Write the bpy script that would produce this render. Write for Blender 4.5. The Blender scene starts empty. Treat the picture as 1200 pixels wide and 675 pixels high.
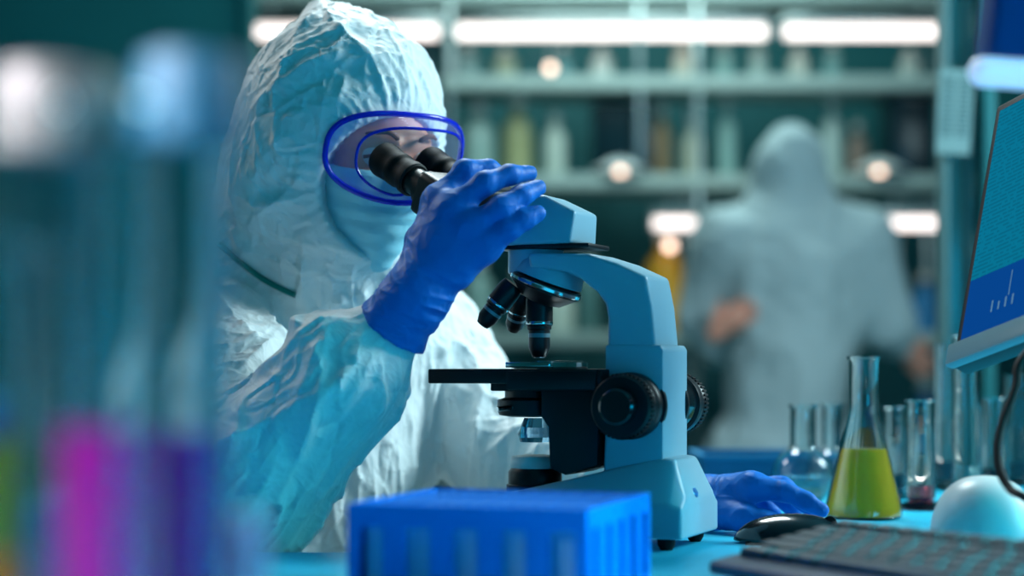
import bpy, bmesh, math, random
import numpy as np
from mathutils import Vector, Matrix
random.seed(7)
S = bpy.context.scene
COL = S.collection
PI = math.pi

# ------------------------------------------------------------------ camera, world, lights, exposure
FPX, HOR, CZ = 2167.0, 430.0, 0.937          # focal length in pixels, horizon row, eye height
cam_d = bpy.data.cameras.new('camera'); cam = bpy.data.objects.new('camera', cam_d); COL.objects.link(cam)
cam.location = (0, 0, CZ); cam.rotation_euler = (PI/2, 0, 0)
cam_d.sensor_width = 36; cam_d.lens = FPX/1200*36; cam_d.shift_y = (HOR-337.5)/1200
cam_d.clip_start = 0.02; cam_d.clip_end = 60
cam_d.dof.use_dof = True; cam_d.dof.focus_distance = 2.01; cam_d.dof.aperture_fstop = 2.0
S.camera = cam
S.view_settings.view_transform = 'Standard'; S.view_settings.look = 'None'
S.view_settings.gamma = 1; S.view_settings.use_curve_mapping = False
S.view_settings.exposure = 0.0
w = bpy.data.worlds.new('lab_air'); S.world = w; w.use_nodes = True
w.node_tree.nodes['Background'].inputs[0].default_value = (0.02, 0.16, 0.22, 1)
w.node_tree.nodes['Background'].inputs[1].default_value = 0.3
S.cycles.use_denoising = True
S.cycles.sample_clamp_indirect = 6
S.cycles.max_bounces = 14; S.cycles.transmission_bounces = 14; S.cycles.transparent_max_bounces = 16

def area(name, loc, target, size, color, power, sy=None):
    d = bpy.data.lights.new(name, 'AREA'); d.energy = power; d.color = color
    d.shape = 'RECTANGLE'; d.size = size; d.size_y = sy or size
    o = bpy.data.objects.new(name, d); COL.objects.link(o); o.location = loc
    o.rotation_euler = (Vector(target)-Vector(loc)).to_track_quat('-Z', 'Y').to_euler()
    return o
area('ceiling_lamp_light_key', (-0.1, 3.3, 2.85), (-0.15, 2.2, 0.9), 0.7, (0.80, 0.95, 0.97), 50)
area('ceiling_lamp_light_side', (2.4, 2.55, 2.2), (0.0, 2.2, 0.95), 0.8, (0.66, 0.94, 1.0), 112)
area('ceiling_lamp_light_left', (-1.6, 3.0, 2.4), (-0.3, 2.2, 1.1), 0.6, (0.95, 0.95, 0.93), 16)
area('blue_stand_light', (1.8, -0.5, 0.80), (0.05, 1.9, 0.92), 0.8, (0.0, 0.52, 0.95), 17)
g_ = area('cyan_side_light', (2.3, 1.0, 1.5), (0.06, 1.45, 0.74), 0.5, (0.05, 0.76, 0.92), 3.6); g_.data.spread = math.radians(26)
area('teal_ceiling_fill', (0.3, 0.2, 2.9), (0.2, 2.2, 0.8), 2.4, (0.02, 0.55, 0.68), 6)
area('ceiling_lamp_light_back', (0.4, 6.0, 2.95), (0.4, 6.9, 1.2), 1.2, (0.70, 1.0, 0.98), 44)
g_ = area('glassware_fill_left', (-1.1, 0.1, 1.7), (-0.15, 0.76, 0.80), 0.25, (1.0, 0.88, 0.95), 7); g_.data.spread = math.radians(28)  # narrow fill added to brighten the foreground liquids, no lamp stands there

# ------------------------------------------------------------------ helpers
def lin(c):
    return tuple(((v/255.0)/12.92 if v/255.0 <= 0.04045 else ((v/255.0+0.055)/1.055)**2.4) for v in c)
def rgba(c): return tuple(lin(c))+(1.0,)

def material(name, color, rough=0.5, metal=0.0, trans=0.0, ior=1.45, emit=None, estr=0.0,
             bump=None, mottled=0.06, mscale=12.0, coat=0.0, sheen=0.0, sss=0.0, alpha=1.0, spec=0.5):
    m = bpy.data.materials.new(name); m.use_nodes = True
    nt = m.node_tree; b = nt.nodes['Principled BSDF']; L = nt.links
    col = rgba(color)
    b.inputs['Base Color'].default_value = col
    b.inputs['Roughness'].default_value = rough; b.inputs['Metallic'].default_value = metal
    b.inputs['Transmission Weight'].default_value = trans; b.inputs['IOR'].default_value = ior
    b.inputs['Coat Weight'].default_value = coat; b.inputs['Alpha'].default_value = alpha
    b.inputs['Specular IOR Level'].default_value = spec
    if sheen: b.inputs['Sheen Weight'].default_value = sheen
    if sss:
        b.inputs['Subsurface Weight'].default_value = sss; b.inputs['Subsurface Scale'].default_value = 0.01
    if emit:
        b.inputs['Emission Color'].default_value = rgba(emit); b.inputs['Emission Strength'].default_value = estr
    tc = nt.nodes.new('ShaderNodeTexCoord')
    if mottled:
        n = nt.nodes.new('ShaderNodeTexNoise'); n.inputs['Scale'].default_value = mscale; n.inputs['Detail'].default_value = 4
        L.new(tc.outputs['Object'], n.inputs['Vector'])
        r = nt.nodes.new('ShaderNodeMapRange'); r.inputs[3].default_value = 1-mottled; r.inputs[4].default_value = 1+mottled
        L.new(n.outputs['Fac'], r.inputs[0])
        mx = nt.nodes.new('ShaderNodeVectorMath'); mx.operation = 'SCALE'; mx.inputs[0].default_value = col[:3]
        L.new(r.outputs[0], mx.inputs['Scale']); L.new(mx.outputs[0], b.inputs['Base Color'])
    if bump:
        n2 = nt.nodes.new('ShaderNodeTexNoise'); n2.inputs['Scale'].default_value = bump[0]; n2.inputs['Detail'].default_value = 5
        L.new(tc.outputs['Object'], n2.inputs['Vector'])
        bp = nt.nodes.new('ShaderNodeBump'); bp.inputs['Strength'].default_value = bump[1]; bp.inputs['Distance'].default_value = bump[2] if len(bump) > 2 else 0.002
        L.new(n2.outputs['Fac'], bp.inputs['Height']); L.new(bp.outputs['Normal'], b.inputs['Normal'])
    return m

def crumpled(name, color, rough=0.55, s1=22.0, s2=60.0, strength=0.5):
    """thin non-woven fabric: fine creases as bump"""
    m = material(name, color, rough, mottled=0.03, mscale=30, spec=0.2)
    nt = m.node_tree; b = nt.nodes['Principled BSDF']; L = nt.links
    tc = nt.nodes.new('ShaderNodeTexCoord')
    def ridged(scale, dist):
        n = nt.nodes.new('ShaderNodeTexNoise'); n.inputs['Scale'].default_value = scale; n.inputs['Detail'].default_value = 2
        n.inputs['Distortion'].default_value = dist
        L.new(tc.outputs['Object'], n.inputs['Vector'])
        a = nt.nodes.new('ShaderNodeMath'); a.operation = 'SUBTRACT'; a.inputs[1].default_value = 0.5; L.new(n.outputs['Fac'], a.inputs[0])
        c = nt.nodes.new('ShaderNodeMath'); c.operation = 'ABSOLUTE'; L.new(a.outputs[0], c.inputs[0])
        return c
    r1, r2 = ridged(s1, 1.2), ridged(s2, 0.6)
    ad = nt.nodes.new('ShaderNodeMath'); ad.operation = 'MULTIPLY_ADD'; ad.inputs[1].default_value = 0.35
    L.new(r2.outputs[0], ad.inputs[0]); L.new(r1.outputs[0], ad.inputs[2])
    bp = nt.nodes.new('ShaderNodeBump'); bp.inputs['Strength'].default_value = strength; bp.inputs['Distance'].default_value = 0.012; bp.invert = True
    L.new(ad.outputs[0], bp.inputs['Height']); L.new(bp.outputs['Normal'], b.inputs['Normal'])
    return m

BASE = {}
def tag(o, label=None, cat=None, group=None, kind=None):
    if label: o['label'] = label
    if cat: o['category'] = cat
    if group: o['group'] = group
    if kind: o['kind'] = kind
    return o
def thing(name, label, cat, loc=(0, 0, 0), group=None, rz=0.0):
    o = bpy.data.objects.new(name, None); COL.objects.link(o); o.location = loc; o.rotation_euler = (0, 0, rz)
    o.empty_display_size = 0.05; BASE[o.name] = Vector(loc)
    return tag(o, label, cat, group)
def mesh(name, V, F, mat, parent=None, smooth=True, local=False, bevel=0.0, seg=2, sub=0, angle=40):
    """one mesh object; V is in world space unless local, and is stored relative to its thing's base"""
    me = bpy.data.meshes.new(name)
    off = Vector((0, 0, 0))
    if parent is not None and not local: off = BASE[parent.name]
    if isinstance(V, np.ndarray):
        V = (V-np.array(off)).tolist()
    else:
        V = [tuple(Vector(v)-off) for v in V]
    me.from_pydata(V, [], F if isinstance(F, list) else F.tolist()); me.validate(); me.update()
    o = bpy.data.objects.new(name, me); COL.objects.link(o)
    if mat: me.materials.append(mat)
    if parent is not None:
        o.parent = parent; BASE[o.name] = off
    else: BASE[o.name] = Vector((0, 0, 0))
    bm = bmesh.new(); bm.from_mesh(me); bmesh.ops.recalc_face_normals(bm, faces=bm.faces)
    if bevel:
        es = [e for e in bm.edges if e.is_manifold and e.calc_face_angle(0) > math.radians(angle)]
        bmesh.ops.bevel(bm, geom=es, offset=bevel, segments=seg, affect='EDGES', clamp_overlap=True, profile=0.6)
    if smooth:
        for f in bm.faces: f.smooth = True
        for e in bm.edges:
            if e.is_manifold and e.calc_face_angle(0) > math.radians(38): e.smooth = False
    bm.to_mesh(me); bm.free()
    if sub:
        md = o.modifiers.new('s', 'SUBSURF'); md.levels = sub; md.render_levels = sub
    return o
def dup(root, loc, label, group=None, rz=None):
    r = root.copy(); COL.objects.link(r); r.location = loc; r['label'] = label
    if group: r['group'] = group
    if rz is not None: r.rotation_euler = (0, 0, rz)
    for ch in list(root.children):
        c = ch.copy(); COL.objects.link(c); c.parent = r
        for g in list(ch.children):
            d = g.copy(); COL.objects.link(d); d.parent = c
    return r

class MB:
    """collects shapes for ONE mesh"""
    def __init__(s): s.V, s.F = [], []
    def add(s, V, F):
        n = len(s.V); s.V += [tuple(v) for v in V]; s.F += [[i+n for i in f] for f in F]; return s
    def box(s, c, d, M=None):
        x, y, z = [v/2 for v in d]
        V = [(-x,-y,-z),(x,-y,-z),(x,y,-z),(-x,y,-z),(-x,-y,z),(x,-y,z),(x,y,z),(-x,y,z)]
        V = [Vector(v) for v in V]
        if M is not None: V = [M @ v for v in V]
        V = [v+Vector(c) for v in V]
        return s.add(V, [[0,3,2,1],[4,5,6,7],[0,1,5,4],[1,2,6,5],[2,3,7,6],[3,0,4,7]])
    def lathe(s, prof, c=(0,0,0), n=40, axis=None, closed=False):
        """prof: (radius, height) pairs turned about axis through c"""
        M = Matrix.Identity(3) if axis is None else Vector(axis).to_track_quat('Z', 'Y').to_matrix()
        V, F = [], []
        for r, z in prof:
            for k in range(n):
                a = 2*PI*k/n; V.append(M @ Vector((max(r, 1e-5)*math.cos(a), max(r, 1e-5)*math.sin(a), z))+Vector(c))
        m = len(prof)
        for i in range(m-1 if not closed else m):
            j = (i+1) % m
            for k in range(n):
                F.append([i*n+k, i*n+(k+1) % n, j*n+(k+1) % n, j*n+k])
        if not closed:
            F.append([k for k in range(n)][::-1]); F.append([(m-1)*n+k for k in range(n)])
        return s.add(V, F)
    def prism(s, poly, frame, s0, s1):
        """poly of (f, z) extruded along the side axis of frame(f, s, z)"""
        n = len(poly)
        V = [frame(f, s0, z) for f, z in poly]+[frame(f, s1, z) for f, z in poly]
        F = [list(range(n))[::-1], [n+i for i in range(n)]]+[[i, (i+1) % n, n+(i+1) % n, n+i] for i in range(n)]
        return s.add(V, F)
    def tube(s, pts, rad, n=12, cyc=False):
        P = [Vector(p) for p in pts]; m = len(P); R = rad if isinstance(rad, (list, tuple)) else [rad]*m
        V, F = [], []; up = None
        for i in range(m):
            a = P[(i-1) % m] if (cyc or i > 0) else P[i]; b = P[(i+1) % m] if (cyc or i < m-1) else P[i]
            t = (b-a).normalized()
            if up is None:
                up = Vector((0, 0, 1)) if abs(t.z) < 0.9 else Vector((1, 0, 0))
            up = (up-t*up.dot(t)).normalized(); q = t.cross(up)
            for k in range(n):
                an = 2*PI*k/n; V.append(P[i]+(up*math.cos(an)+q*math.sin(an))*R[i])
        for i in range(m if cyc else m-1):
            j = (i+1) % m
            for k in range(n): F.append([i*n+k, i*n+(k+1) % n, j*n+(k+1) % n, j*n+k])
        if not cyc:
            F.append(list(range(n))[::-1]); F.append([(m-1)*n+k for k in range(n)])
        return s.add(V, F)
    def build(s, name, mat, parent=None, **k): return mesh(name, s.V, s.F, mat, parent, **k)

def P(px, py, Y): return Vector(((px-600)/FPX*Y, Y, CZ+(HOR-py)/FPX*Y))
def smooth_path(pts, n=8, cyc=False):
    P_ = [Vector(p) for p in pts]; m = len(P_); out = []
    for i in range(m if cyc else m-1):
        g = lambda k: P_[k % m] if cyc else P_[max(0, min(m-1, k))]
        a, b, c, d = g(i-1), g(i), g(i+1), g(i+2)
        for k in range(n):
            t = k/n
            out.append(0.5*((2*b)+(c-a)*t+(2*a-5*b+4*c-d)*t*t+(3*b-3*c+d-a)*t**3))
    if not cyc: out.append(P_[-1])
    return out

# --- implicit surfaces (smooth bodies, cloth, gloves)
def A(v): return np.array(v, dtype=np.float32)
def cone(p, a, b, ra, rb):
    a, b = A(a), A(b); ab = b-a; t = np.clip(((p-a)@ab)/float(ab@ab), 0, 1)
    return np.linalg.norm(p-a-t[:, None]*ab, axis=1)-(ra+(rb-ra)*t)
def ell(p, c, r, R=None):
    q = p-A(c)
    if R is not None: q = q@A(R)           # columns of R = axes
    r = A(r); k0 = np.linalg.norm(q/r, axis=1); k1 = np.linalg.norm(q/(r*r), axis=1)
    return k0*(k0-1)/np.maximum(k1, 1e-6)
def su(a, b, k):
    h = np.clip(0.5+0.5*(b-a)/k, 0, 1); return b+(a-b)*h-k*h*(1-h)
def ss(a, b, k): return -su(-a, b, k)       # a minus b
def nets(sdf, lo, hi, h):
    lo, hi = A(lo), A(hi); c = 4
    n = np.ceil((hi-lo)/(h*c)).astype(int)
    g = [lo[i]+(np.arange(n[i])+0.5)*h*c for i in range(3)]
    pc = np.stack(np.meshgrid(*g, indexing='ij'), -1).reshape(-1, 3).astype(np.float32)
    vc = sdf(pc).reshape(n)
    vf = vc
    for ax in range(3): vf = np.repeat(vf, c, axis=ax)
    vf = vf.copy(); need = np.abs(vf) < h*c*1.6
    ii = np.argwhere(need); pts = (lo+(ii+0.5)*h).astype(np.float32)
    vals = np.concatenate([sdf(q) for q in np.array_split(pts, max(1, len(pts)//400000))])
    vf[need] = vals
    s = vf < 0
    nx, ny, nz = s.shape
    cn = np.zeros((nx-1, ny-1, nz-1), np.int8)
    for dx in (0, 1):
        for dy in (0, 1):
            for dz in (0, 1): cn += s[dx:nx-1+dx, dy:ny-1+dy, dz:nz-1+dz]
    cells = np.argwhere((cn > 0) & (cn < 8)); N = len(cells)
    idx = -np.ones(cn.shape, np.int64); idx[tuple(cells.T)] = np.arange(N)
    acc = np.zeros((N, 3)); cnt = np.zeros(N)
    offs = [(x, y, z) for x in (0, 1) for y in (0, 1) for z in (0, 1)]
    cv = {o: vf[tuple((cells+np.array(o)).T)] for o in offs}
    for o in offs:
        for ax in range(3):
            if o[ax]: continue
            q = list(o); q[ax] = 1; q = tuple(q)
            a, b = cv[o], cv[q]; m = (a < 0) != (b < 0)
            t = np.where(m, a/np.where(m, a-b, 1), 0)
            pos = np.array(o, float)[None]+np.eye(3)[ax]*t[:, None]
            acc[m] += pos[m]; cnt[m] += 1
    V = lo+(cells+acc/cnt[:, None]+0.5)*h
    F = []
    for ax in range(3):
        u, v = (ax+1) % 3, (ax+2) % 3
        sl0 = [slice(None)]*3; sl1 = [slice(None)]*3; sl0[ax] = slice(0, -1); sl1[ax] = slice(1, None)
        d = s[tuple(sl0)] != s[tuple(sl1)]
        e = np.argwhere(d)
        e = e[(e[:, u] > 0) & (e[:, v] > 0) & (e[:, u] < s.shape[u]-1) & (e[:, v] < s.shape[v]-1)]
        def cid(du, dv):
            q = e.copy(); q[:, u] -= du; q[:, v] -= dv; return idx[tuple(q.T)]
        quad = np.stack([cid(1, 1), cid(0, 1), cid(0, 0), cid(1, 0)], 1)
        ins = s[tuple(e.T)]
        quad[~ins] = quad[~ins][:, ::-1]
        F.append(quad)
    return V, np.concatenate(F)
def relax(V, F, it=3, lam=0.5):
    e = np.concatenate([F[:, [0, 1]], F[:, [1, 2]], F[:, [2, 3]], F[:, [3, 0]]]); e = np.concatenate([e, e[:, ::-1]])
    deg = np.bincount(e[:, 0], minlength=len(V)).astype(float)
    for _ in range(it):
        s = np.stack([np.bincount(e[:, 0], V[e[:, 1], k], len(V)) for k in range(3)], 1)/deg[:, None]
        V = V+lam*(s-V)
    return V
def subdivide(V, F):
    """each quad into four (linear)"""
    e = np.sort(np.concatenate([F[:, [0, 1]], F[:, [1, 2]], F[:, [2, 3]], F[:, [3, 0]]]), 1)
    ue, inv = np.unique(e, axis=0, return_inverse=True); inv = inv.reshape(-1)
    n, m = len(V), len(F); ev = n+inv.reshape(4, m).T; fv = n+len(ue)+np.arange(m)
    V2 = np.concatenate([V, V[ue].mean(1), V[F].mean(1)])
    F2 = np.concatenate([np.stack([F[:, i], ev[:, i], fv, ev[:, (i-1) % 4]], 1) for i in range(4)])
    return relax(V2, F2, 1, 0.5), F2
def normals(V, F):
    d1, d2 = V[F[:, 2]]-V[F[:, 0]], V[F[:, 3]]-V[F[:, 1]]; fn = np.cross(d1, d2)
    N = np.stack([sum(np.bincount(F[:, i], fn[:, k], len(V)) for i in range(4)) for k in range(3)], 1)
    return N/np.maximum(np.linalg.norm(N, axis=1, keepdims=True), 1e-9)
def noise(p, seed=0):
    p = np.asarray(p, float); i = np.floor(p).astype(np.int64); f = p-i; u = f*f*f*(f*(f*6-15)+10)
    def hsh(x, y, z):
        v = (x*374761393+y*668265263+z*2147483647+seed*1274126177) & 0xffffffff
        v = ((v ^ (v >> 13))*1274126177) & 0xffffffff; v = ((v ^ (v >> 16))*2246822519) & 0xffffffff
        return ((v ^ (v >> 15)) & 0xffff)/32767.5-1
    r = 0
    for dx in (0, 1):
        for dy in (0, 1):
            for dz in (0, 1):
                wgt = (u[:, 0] if dx else 1-u[:, 0])*(u[:, 1] if dy else 1-u[:, 1])*(u[:, 2] if dz else 1-u[:, 2])
                r = r+wgt*hsh(i[:, 0]+dx, i[:, 1]+dy, i[:, 2]+dz)
    return r
def ridge(p, seed=0): return 1-2.2*np.abs(noise(p, seed))      # sharp crests, mean about 0.3
def sstep(a, b, x):
    t = np.clip((x-a)/(b-a), 0, 1); return t*t*(3-2*t)

# ------------------------------------------------------------------ materials
M = {}
M['wall'] = material('teal painted wall', (22, 108, 112), 0.6, mottled=0.12, mscale=1.5)
M['wall_dark'] = material('dark partition', (24, 112, 116), 0.5, mottled=0.15, mscale=2)
M['floor'] = material('vinyl floor', (50, 100, 108), 0.4, mottled=0.1, mscale=5)
M['ceil'] = material('ceiling tile', (60, 140, 150), 0.8, bump=(60, 0.2))
M['steel'] = material('brushed steel', (170, 180, 180), 0.32, 1.0, mottled=0.08, mscale=30)
M['shelf'] = material('pale shelf board', (165, 180, 176), 0.45, mottled=0.05)
M['table'] = material('pale laminate', (40, 180, 215), 0.35, spec=0.2, mottled=0.03, mscale=20)
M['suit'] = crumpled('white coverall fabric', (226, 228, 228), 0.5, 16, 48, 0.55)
M['suit_far'] = crumpled('white coverall fabric far', (182, 198, 202), 0.6, 12, 30, 0.3)  # same white fabric, dimmer light at the back put into its colour
M['mask'] = crumpled('pale surgical mask', (150, 212, 226), 0.6, 30, 90, 0.12)
M['tape'] = material('green seam tape', (0, 120, 110), 0.5)
M['glove'] = material('blue nitrile', (0, 106, 192), 0.5, spec=0.22, bump=(55, 0.10, 0.003), mottled=0.08, mscale=25)
M['skin'] = material('skin', (236, 160, 138), 0.5, sss=0.1, mottled=0.06, mscale=40)
M['hair'] = material('dark brow hair', (132, 84, 76), 0.6)
M['eye'] = material('eyeball', (220, 215, 210), 0.2)
M['gframe'] = material('blue goggle frame', (24, 40, 215), 0.2, trans=0.25, ior=1.4)
M['white_paint'] = material('pale blue microscope enamel', (134, 172, 188), 0.36, mottled=0.03, spec=0.3)
M['black'] = material('black anodised metal', (9, 13, 20), 0.38, spec=0.4, mottled=0.15, mscale=40)
M['rubber'] = material('black rubber', (6, 8, 11), 0.6, spec=0.25, bump=(80, 0.15, 0.001))
M['blackgloss'] = material('black glossy plastic', (12, 20, 26), 0.18, coat=0.5)
M['chrome'] = material('chrome', (205, 210, 212), 0.12, 1.0, mottled=0)
M['glass'] = material('clear glass', (245, 252, 252), 0.0, trans=1.0, ior=1.45, mottled=0)
M['lens'] = material('objective glass', (160, 200, 220), 0.02, trans=0.8, ior=1.5, mottled=0)
M['rack'] = material('blue rack plastic', (0, 118, 214), 0.7, spec=0.06, mottled=0.05)
M['bluebox'] = material('blue plastic', (0, 120, 205), 0.5)
M['key'] = material('dark key plastic', (30, 52, 62), 0.5, mottled=0.12, mscale=60)
M['kbody'] = material('keyboard shell', (26, 60, 84), 0.35)
M['whiteplastic'] = material('white plastic', (210, 216, 216), 0.35)
M['paper'] = material('paper', (120, 150, 150), 0.8)
M['ink'] = material('print ink', (60, 95, 100), 0.8)
M['tube'] = material('fluorescent tube', (255, 240, 235), 0.4, emit=(255, 238, 232), estr=2.4, mottled=0)
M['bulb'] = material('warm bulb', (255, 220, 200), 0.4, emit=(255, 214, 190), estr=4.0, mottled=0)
M['bezel'] = material('grey monitor bezel', (110, 138, 146), 0.3)

# ------------------------------------------------------------------ the room
def struct(name, mb, m, **k):
    o = mb.build(name, m, **k); o['kind'] = 'structure'; return o
X0, X1, Y0, Y1, ZC = -3.2, 3.6, -2.2, 8.0, 3.1
struct('floor', MB().box(((X0+X1)/2, (Y0+Y1)/2, -0.05), (X1-X0+0.4, Y1-Y0+0.4, 0.1)), M['floor'], smooth=False)
struct('ceiling', MB().box(((X0+X1)/2, (Y0+Y1)/2, ZC+0.05), (X1-X0+0.4, Y1-Y0+0.4, 0.1)), M['ceil'], smooth=False)
struct('wall_back', MB().box(((X0+X1)/2, Y1+0.05, ZC/2), (X1-X0, 0.1, ZC)), M['wall'], smooth=False)
struct('wall_left', MB().box((X0-0.05, (Y0+Y1)/2, ZC/2), (0.1, Y1-Y0, ZC)), M['wall_dark'], smooth=False)
struct('wall_right', MB().box((X1+0.05, (Y0+Y1)/2, ZC/2), (0.1, Y1-Y0, ZC)), M['wall'], smooth=False)
struct('wall_front', MB().box(((X0+X1)/2, Y0-0.05, ZC/2), (X1-X0, 0.1, ZC)), M['wall'], smooth=False)
# dark partition at the back left, with its end post
pl = P(0, 0, 6.0).x-1.2; pr = P(287, 0, 6.0).x
struct('wall_partition', MB().box(((X0+pr)/2, 6.0, ZC/2), (pr-X0, 0.08, ZC)), M['wall_dark'], smooth=False)
struct('trim_1', MB().box((pr+0.016, 5.99, ZC/2), (0.034, 0.1, ZC)), M['wall'], bevel=0.004)

# ------------------------------------------------------------------ lab table (L-shaped top)
TZ = 0.75
tb = thing('lab_table', 'long white laminate lab table under the microscope, glassware and keyboard', 'table', (0.4, 1.4, 0))
poly = [(-0.75, 0.25), (1.5, 0.25), (1.5, 3.0), (0.24, 3.0), (0.24, 2.14), (-0.10, 2.14), (-0.10, 1.87), (-0.75, 1.87)]
n = len(poly)
mesh('tabletop', [(x, y, TZ-0.035) for x, y in poly]+[(x, y, TZ) for x, y in poly],
     [list(range(n))[::-1], [n+i for i in range(n)]]+[[i, (i+1) % n, n+(i+1) % n, n+i] for i in range(n)], M['table'], tb, bevel=0.004)
for x, y in ((-0.68, 0.32), (1.43, 0.32), (1.43, 2.93), (0.32, 2.93), (-0.68, 1.80), (-0.04, 2.07)):
    MB().box((x, y, (TZ-0.036)/2), (0.05, 0.05, TZ-0.036)).build('leg', M['steel'], tb, bevel=0.004)

# ------------------------------------------------------------------ microscope
TH = math.radians(22)
MC = Vector((0.1413, 1.95, TZ)); FX, SX = Vector((-math.cos(TH), math.sin(TH), 0)), Vector((-math.sin(TH), -math.cos(TH), 0))
def mf(f, s, z): return Vector((MC.x, MC.y, z))+FX*f+SX*s
def sp(px, py, s):
    k = (px-600)/FPX; b = MC+SX*s; f = (k*b.y-b.x)/(FX.x-k*FX.y); y = b.y+f*FX.y
    return f, CZ+(HOR-py)/FPX*y
mic = thing('microscope', 'white compound microscope with black stage and focus knobs in front of the masked person', 'microscope', tuple(MC))
# base: wedge, tall at the rear
bf, bz = sp(556, 583, 0.062); br, _ = sp(792, 632, 0.068); tr, tz = sp(776, 536, 0.045); tr2, tz2 = sp(800, 585, 0.066)
st = [(bf, 0.062, 0.052, bz), (bf-0.05, 0.066, 0.052, bz+0.009), (tr+0.09, 0.068, 0.047, tz-0.022), (tr+0.004, 0.068, 0.042, tz), (tr-0.012, 0.068, 0.04, tz-0.002)]
V, F = [], []
zb = TZ+0.012
for f, wb, wt, z in st:
    for s_, zz in ((-wb, zb), (-wb, min(z-0.012, zb+0.035)), (-wt, z), (wt, z), (wb, min(z-0.012, zb+0.035)), (wb, zb)): V.append(mf(f, s_, zz))
# rear slope
for s_, zz in ((-0.068, zb), (-0.068, zb+0.032), (-0.05, zb+0.04), (0.05, zb+0.04), (0.068, zb+0.032), (0.068, zb)): V.append(mf(br-0.006, s_, zz))
m = len(st)+1
for i in range(m-1):
    for k in range(6): F.append([i*6+k, i*6+(k+1) % 6, (i+1)*6+(k+1) % 6, (i+1)*6+k])
F.append(list(range(6))); F.append([(m-1)*6+k for k in range(6)][::-1])
base = mesh('base', V, F, M['white_paint'], mic, bevel=0.004, seg=3, angle=18)
for f_, s_ in ((br+0.015, 0.052), (br+0.015, -0.052), (bf-0.03, 0.045), (bf-0.03, -0.045)):
    MB().lathe([(0.006, 0), (0.009, 0.005), (0.010, 0.013)], mf(f_, s_, TZ), 20).build('foot', M['rubber'], base)
f_, z_ = sp(813, 603, -0.0)
MB().lathe([(0.0075, -0.004), (0.0075, 0.004), (0.005, 0.006)], mf(br+0.001, 0.012, zb+0.044), 20, axis=(-FX+Vector((0, 0, 0.8)))).build('screw', material('blue screw', (30, 110, 170), 0.3), base)
# arm
AW = 0.041
arm_px = [(618, 296), (690, 297), (722, 307), (757, 323), (764, 360), (768, 403), (771, 440), (772, 545), (706, 560), (711, 440), (712, 372), (709, 356), (700, 343), (680, 327), (660, 318), (620, 314)]
mb = MB().prism([sp(x, y, AW) for x, y in arm_px], mf, -AW, AW)
arm = mb.build('arm', M['white_paint'], mic, bevel=0.005, seg=3, angle=25)
hz = [(774, 404), (777, 410), (777, 540), (709, 552), (709, 404)]
MB().prism([sp(x, y, AW+0.002) for x, y in hz], mf, -AW-0.004, AW+0.002).build('lower_housing', M['white_paint'], arm, bevel=0.003, seg=2, angle=25)
# collar under the head and lens-turret mount
cf, cz_ = sp(628, 300, 0.0)
MB().lathe([(0.028, cz_-0.020), (0.030, cz_-0.018), (0.030, cz_+0.006), (0.026, cz_+0.008)], mf(cf, 0, 0), 40).build('head_collar', M['white_paint'], mic)
MB().lathe([(0.026, cz_+0.006), (0.0375, cz_+0.008), (0.0375, cz_+0.013), (0.024, cz_+0.0135)], mf(cf, 0, 0), 48).build('head_clamp', M['black'], mic)
# head block
HW = 0.041
hp = [(700, 0)]
head_px = [(672, 246), (668, 284), (560, 289), (530, 270), (545, 245), (592, 226), (634, 227)]
pl_ = [sp(x, y, HW) for x, y in head_px]
V, F = [], []; n = len(pl_)
zt = max(z for f, z in pl_); zbm = min(z for f, z in pl_)
for sg in (-1, 1):
    for f, z in pl_:
        k = 1-0.32*((z-zbm)/(zt-zbm))**2 if z > zbm+0.035 else 1.0
        V.append(mf(f, sg*HW*k, z))
F = [list(range(n))[::-1], [n+i for i in range(n)]]+[[i, (i+1) % n, n+(i+1) % n, n+i] for i in range(n)]
head_o = mesh('viewing_head', V, F, M['white_paint'], mic, bevel=0.0045, seg=3, angle=15)
MB().prism([sp(x, y, 0.034) for x, y in ((690, 284), (690, 290), (580, 293), (580, 286))], mf, -0.034, 0.034).build('head_plate', M['black'], mic, bevel=0.002)
# eyepieces
EA, EB = P(449, 186, 2.068), P(512, 230, 2.00)
EL = Vector((0.788, 0.616, 0)).normalized()*0.062
ax = (EB-EA).normalized(); ln = (EB-EA).length
prof = [(0.006, 0.006), (0.014, 0.003), (0.0195, 0.0), (0.0205, 0.004), (0.0195, 0.018), (0.0185, 0.026), (0.0195, 0.028), (0.0195, 0.036), (0.0182, 0.038), (0.0182, 0.050), (0.0195, 0.052), (0.0195, 0.060), (0.0175, 0.062)]
for off in (Vector((0, 0, 0)), EL):
    e = MB().lathe(prof, EA+off, 40, axis=ax).build('eyepiece', M['rubber'], mic)
    MB().lathe([(0.0135, 0.0045), (0.0135, 0.0065)], EA+off, 30, axis=ax).build('eye_lens', M['lens'], e)
    MB().lathe([(0.0155, 0.060), (0.0155, 0.082), (0.0205, 0.084), (0.0205, 0.125)], EA+off, 40, axis=ax).build('eyepiece_tube', M['black'], e)
# binocular housing
bc = EB+EL*0.5+ax*0.01
Mx = Matrix((EL.normalized(), ax.cross(EL.normalized()), ax)).transposed()
MB().box(bc, (0.105, 0.048, 0.05), Mx).build('binocular_housing', M['black'], mic, bevel=0.008, seg=3)
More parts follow.
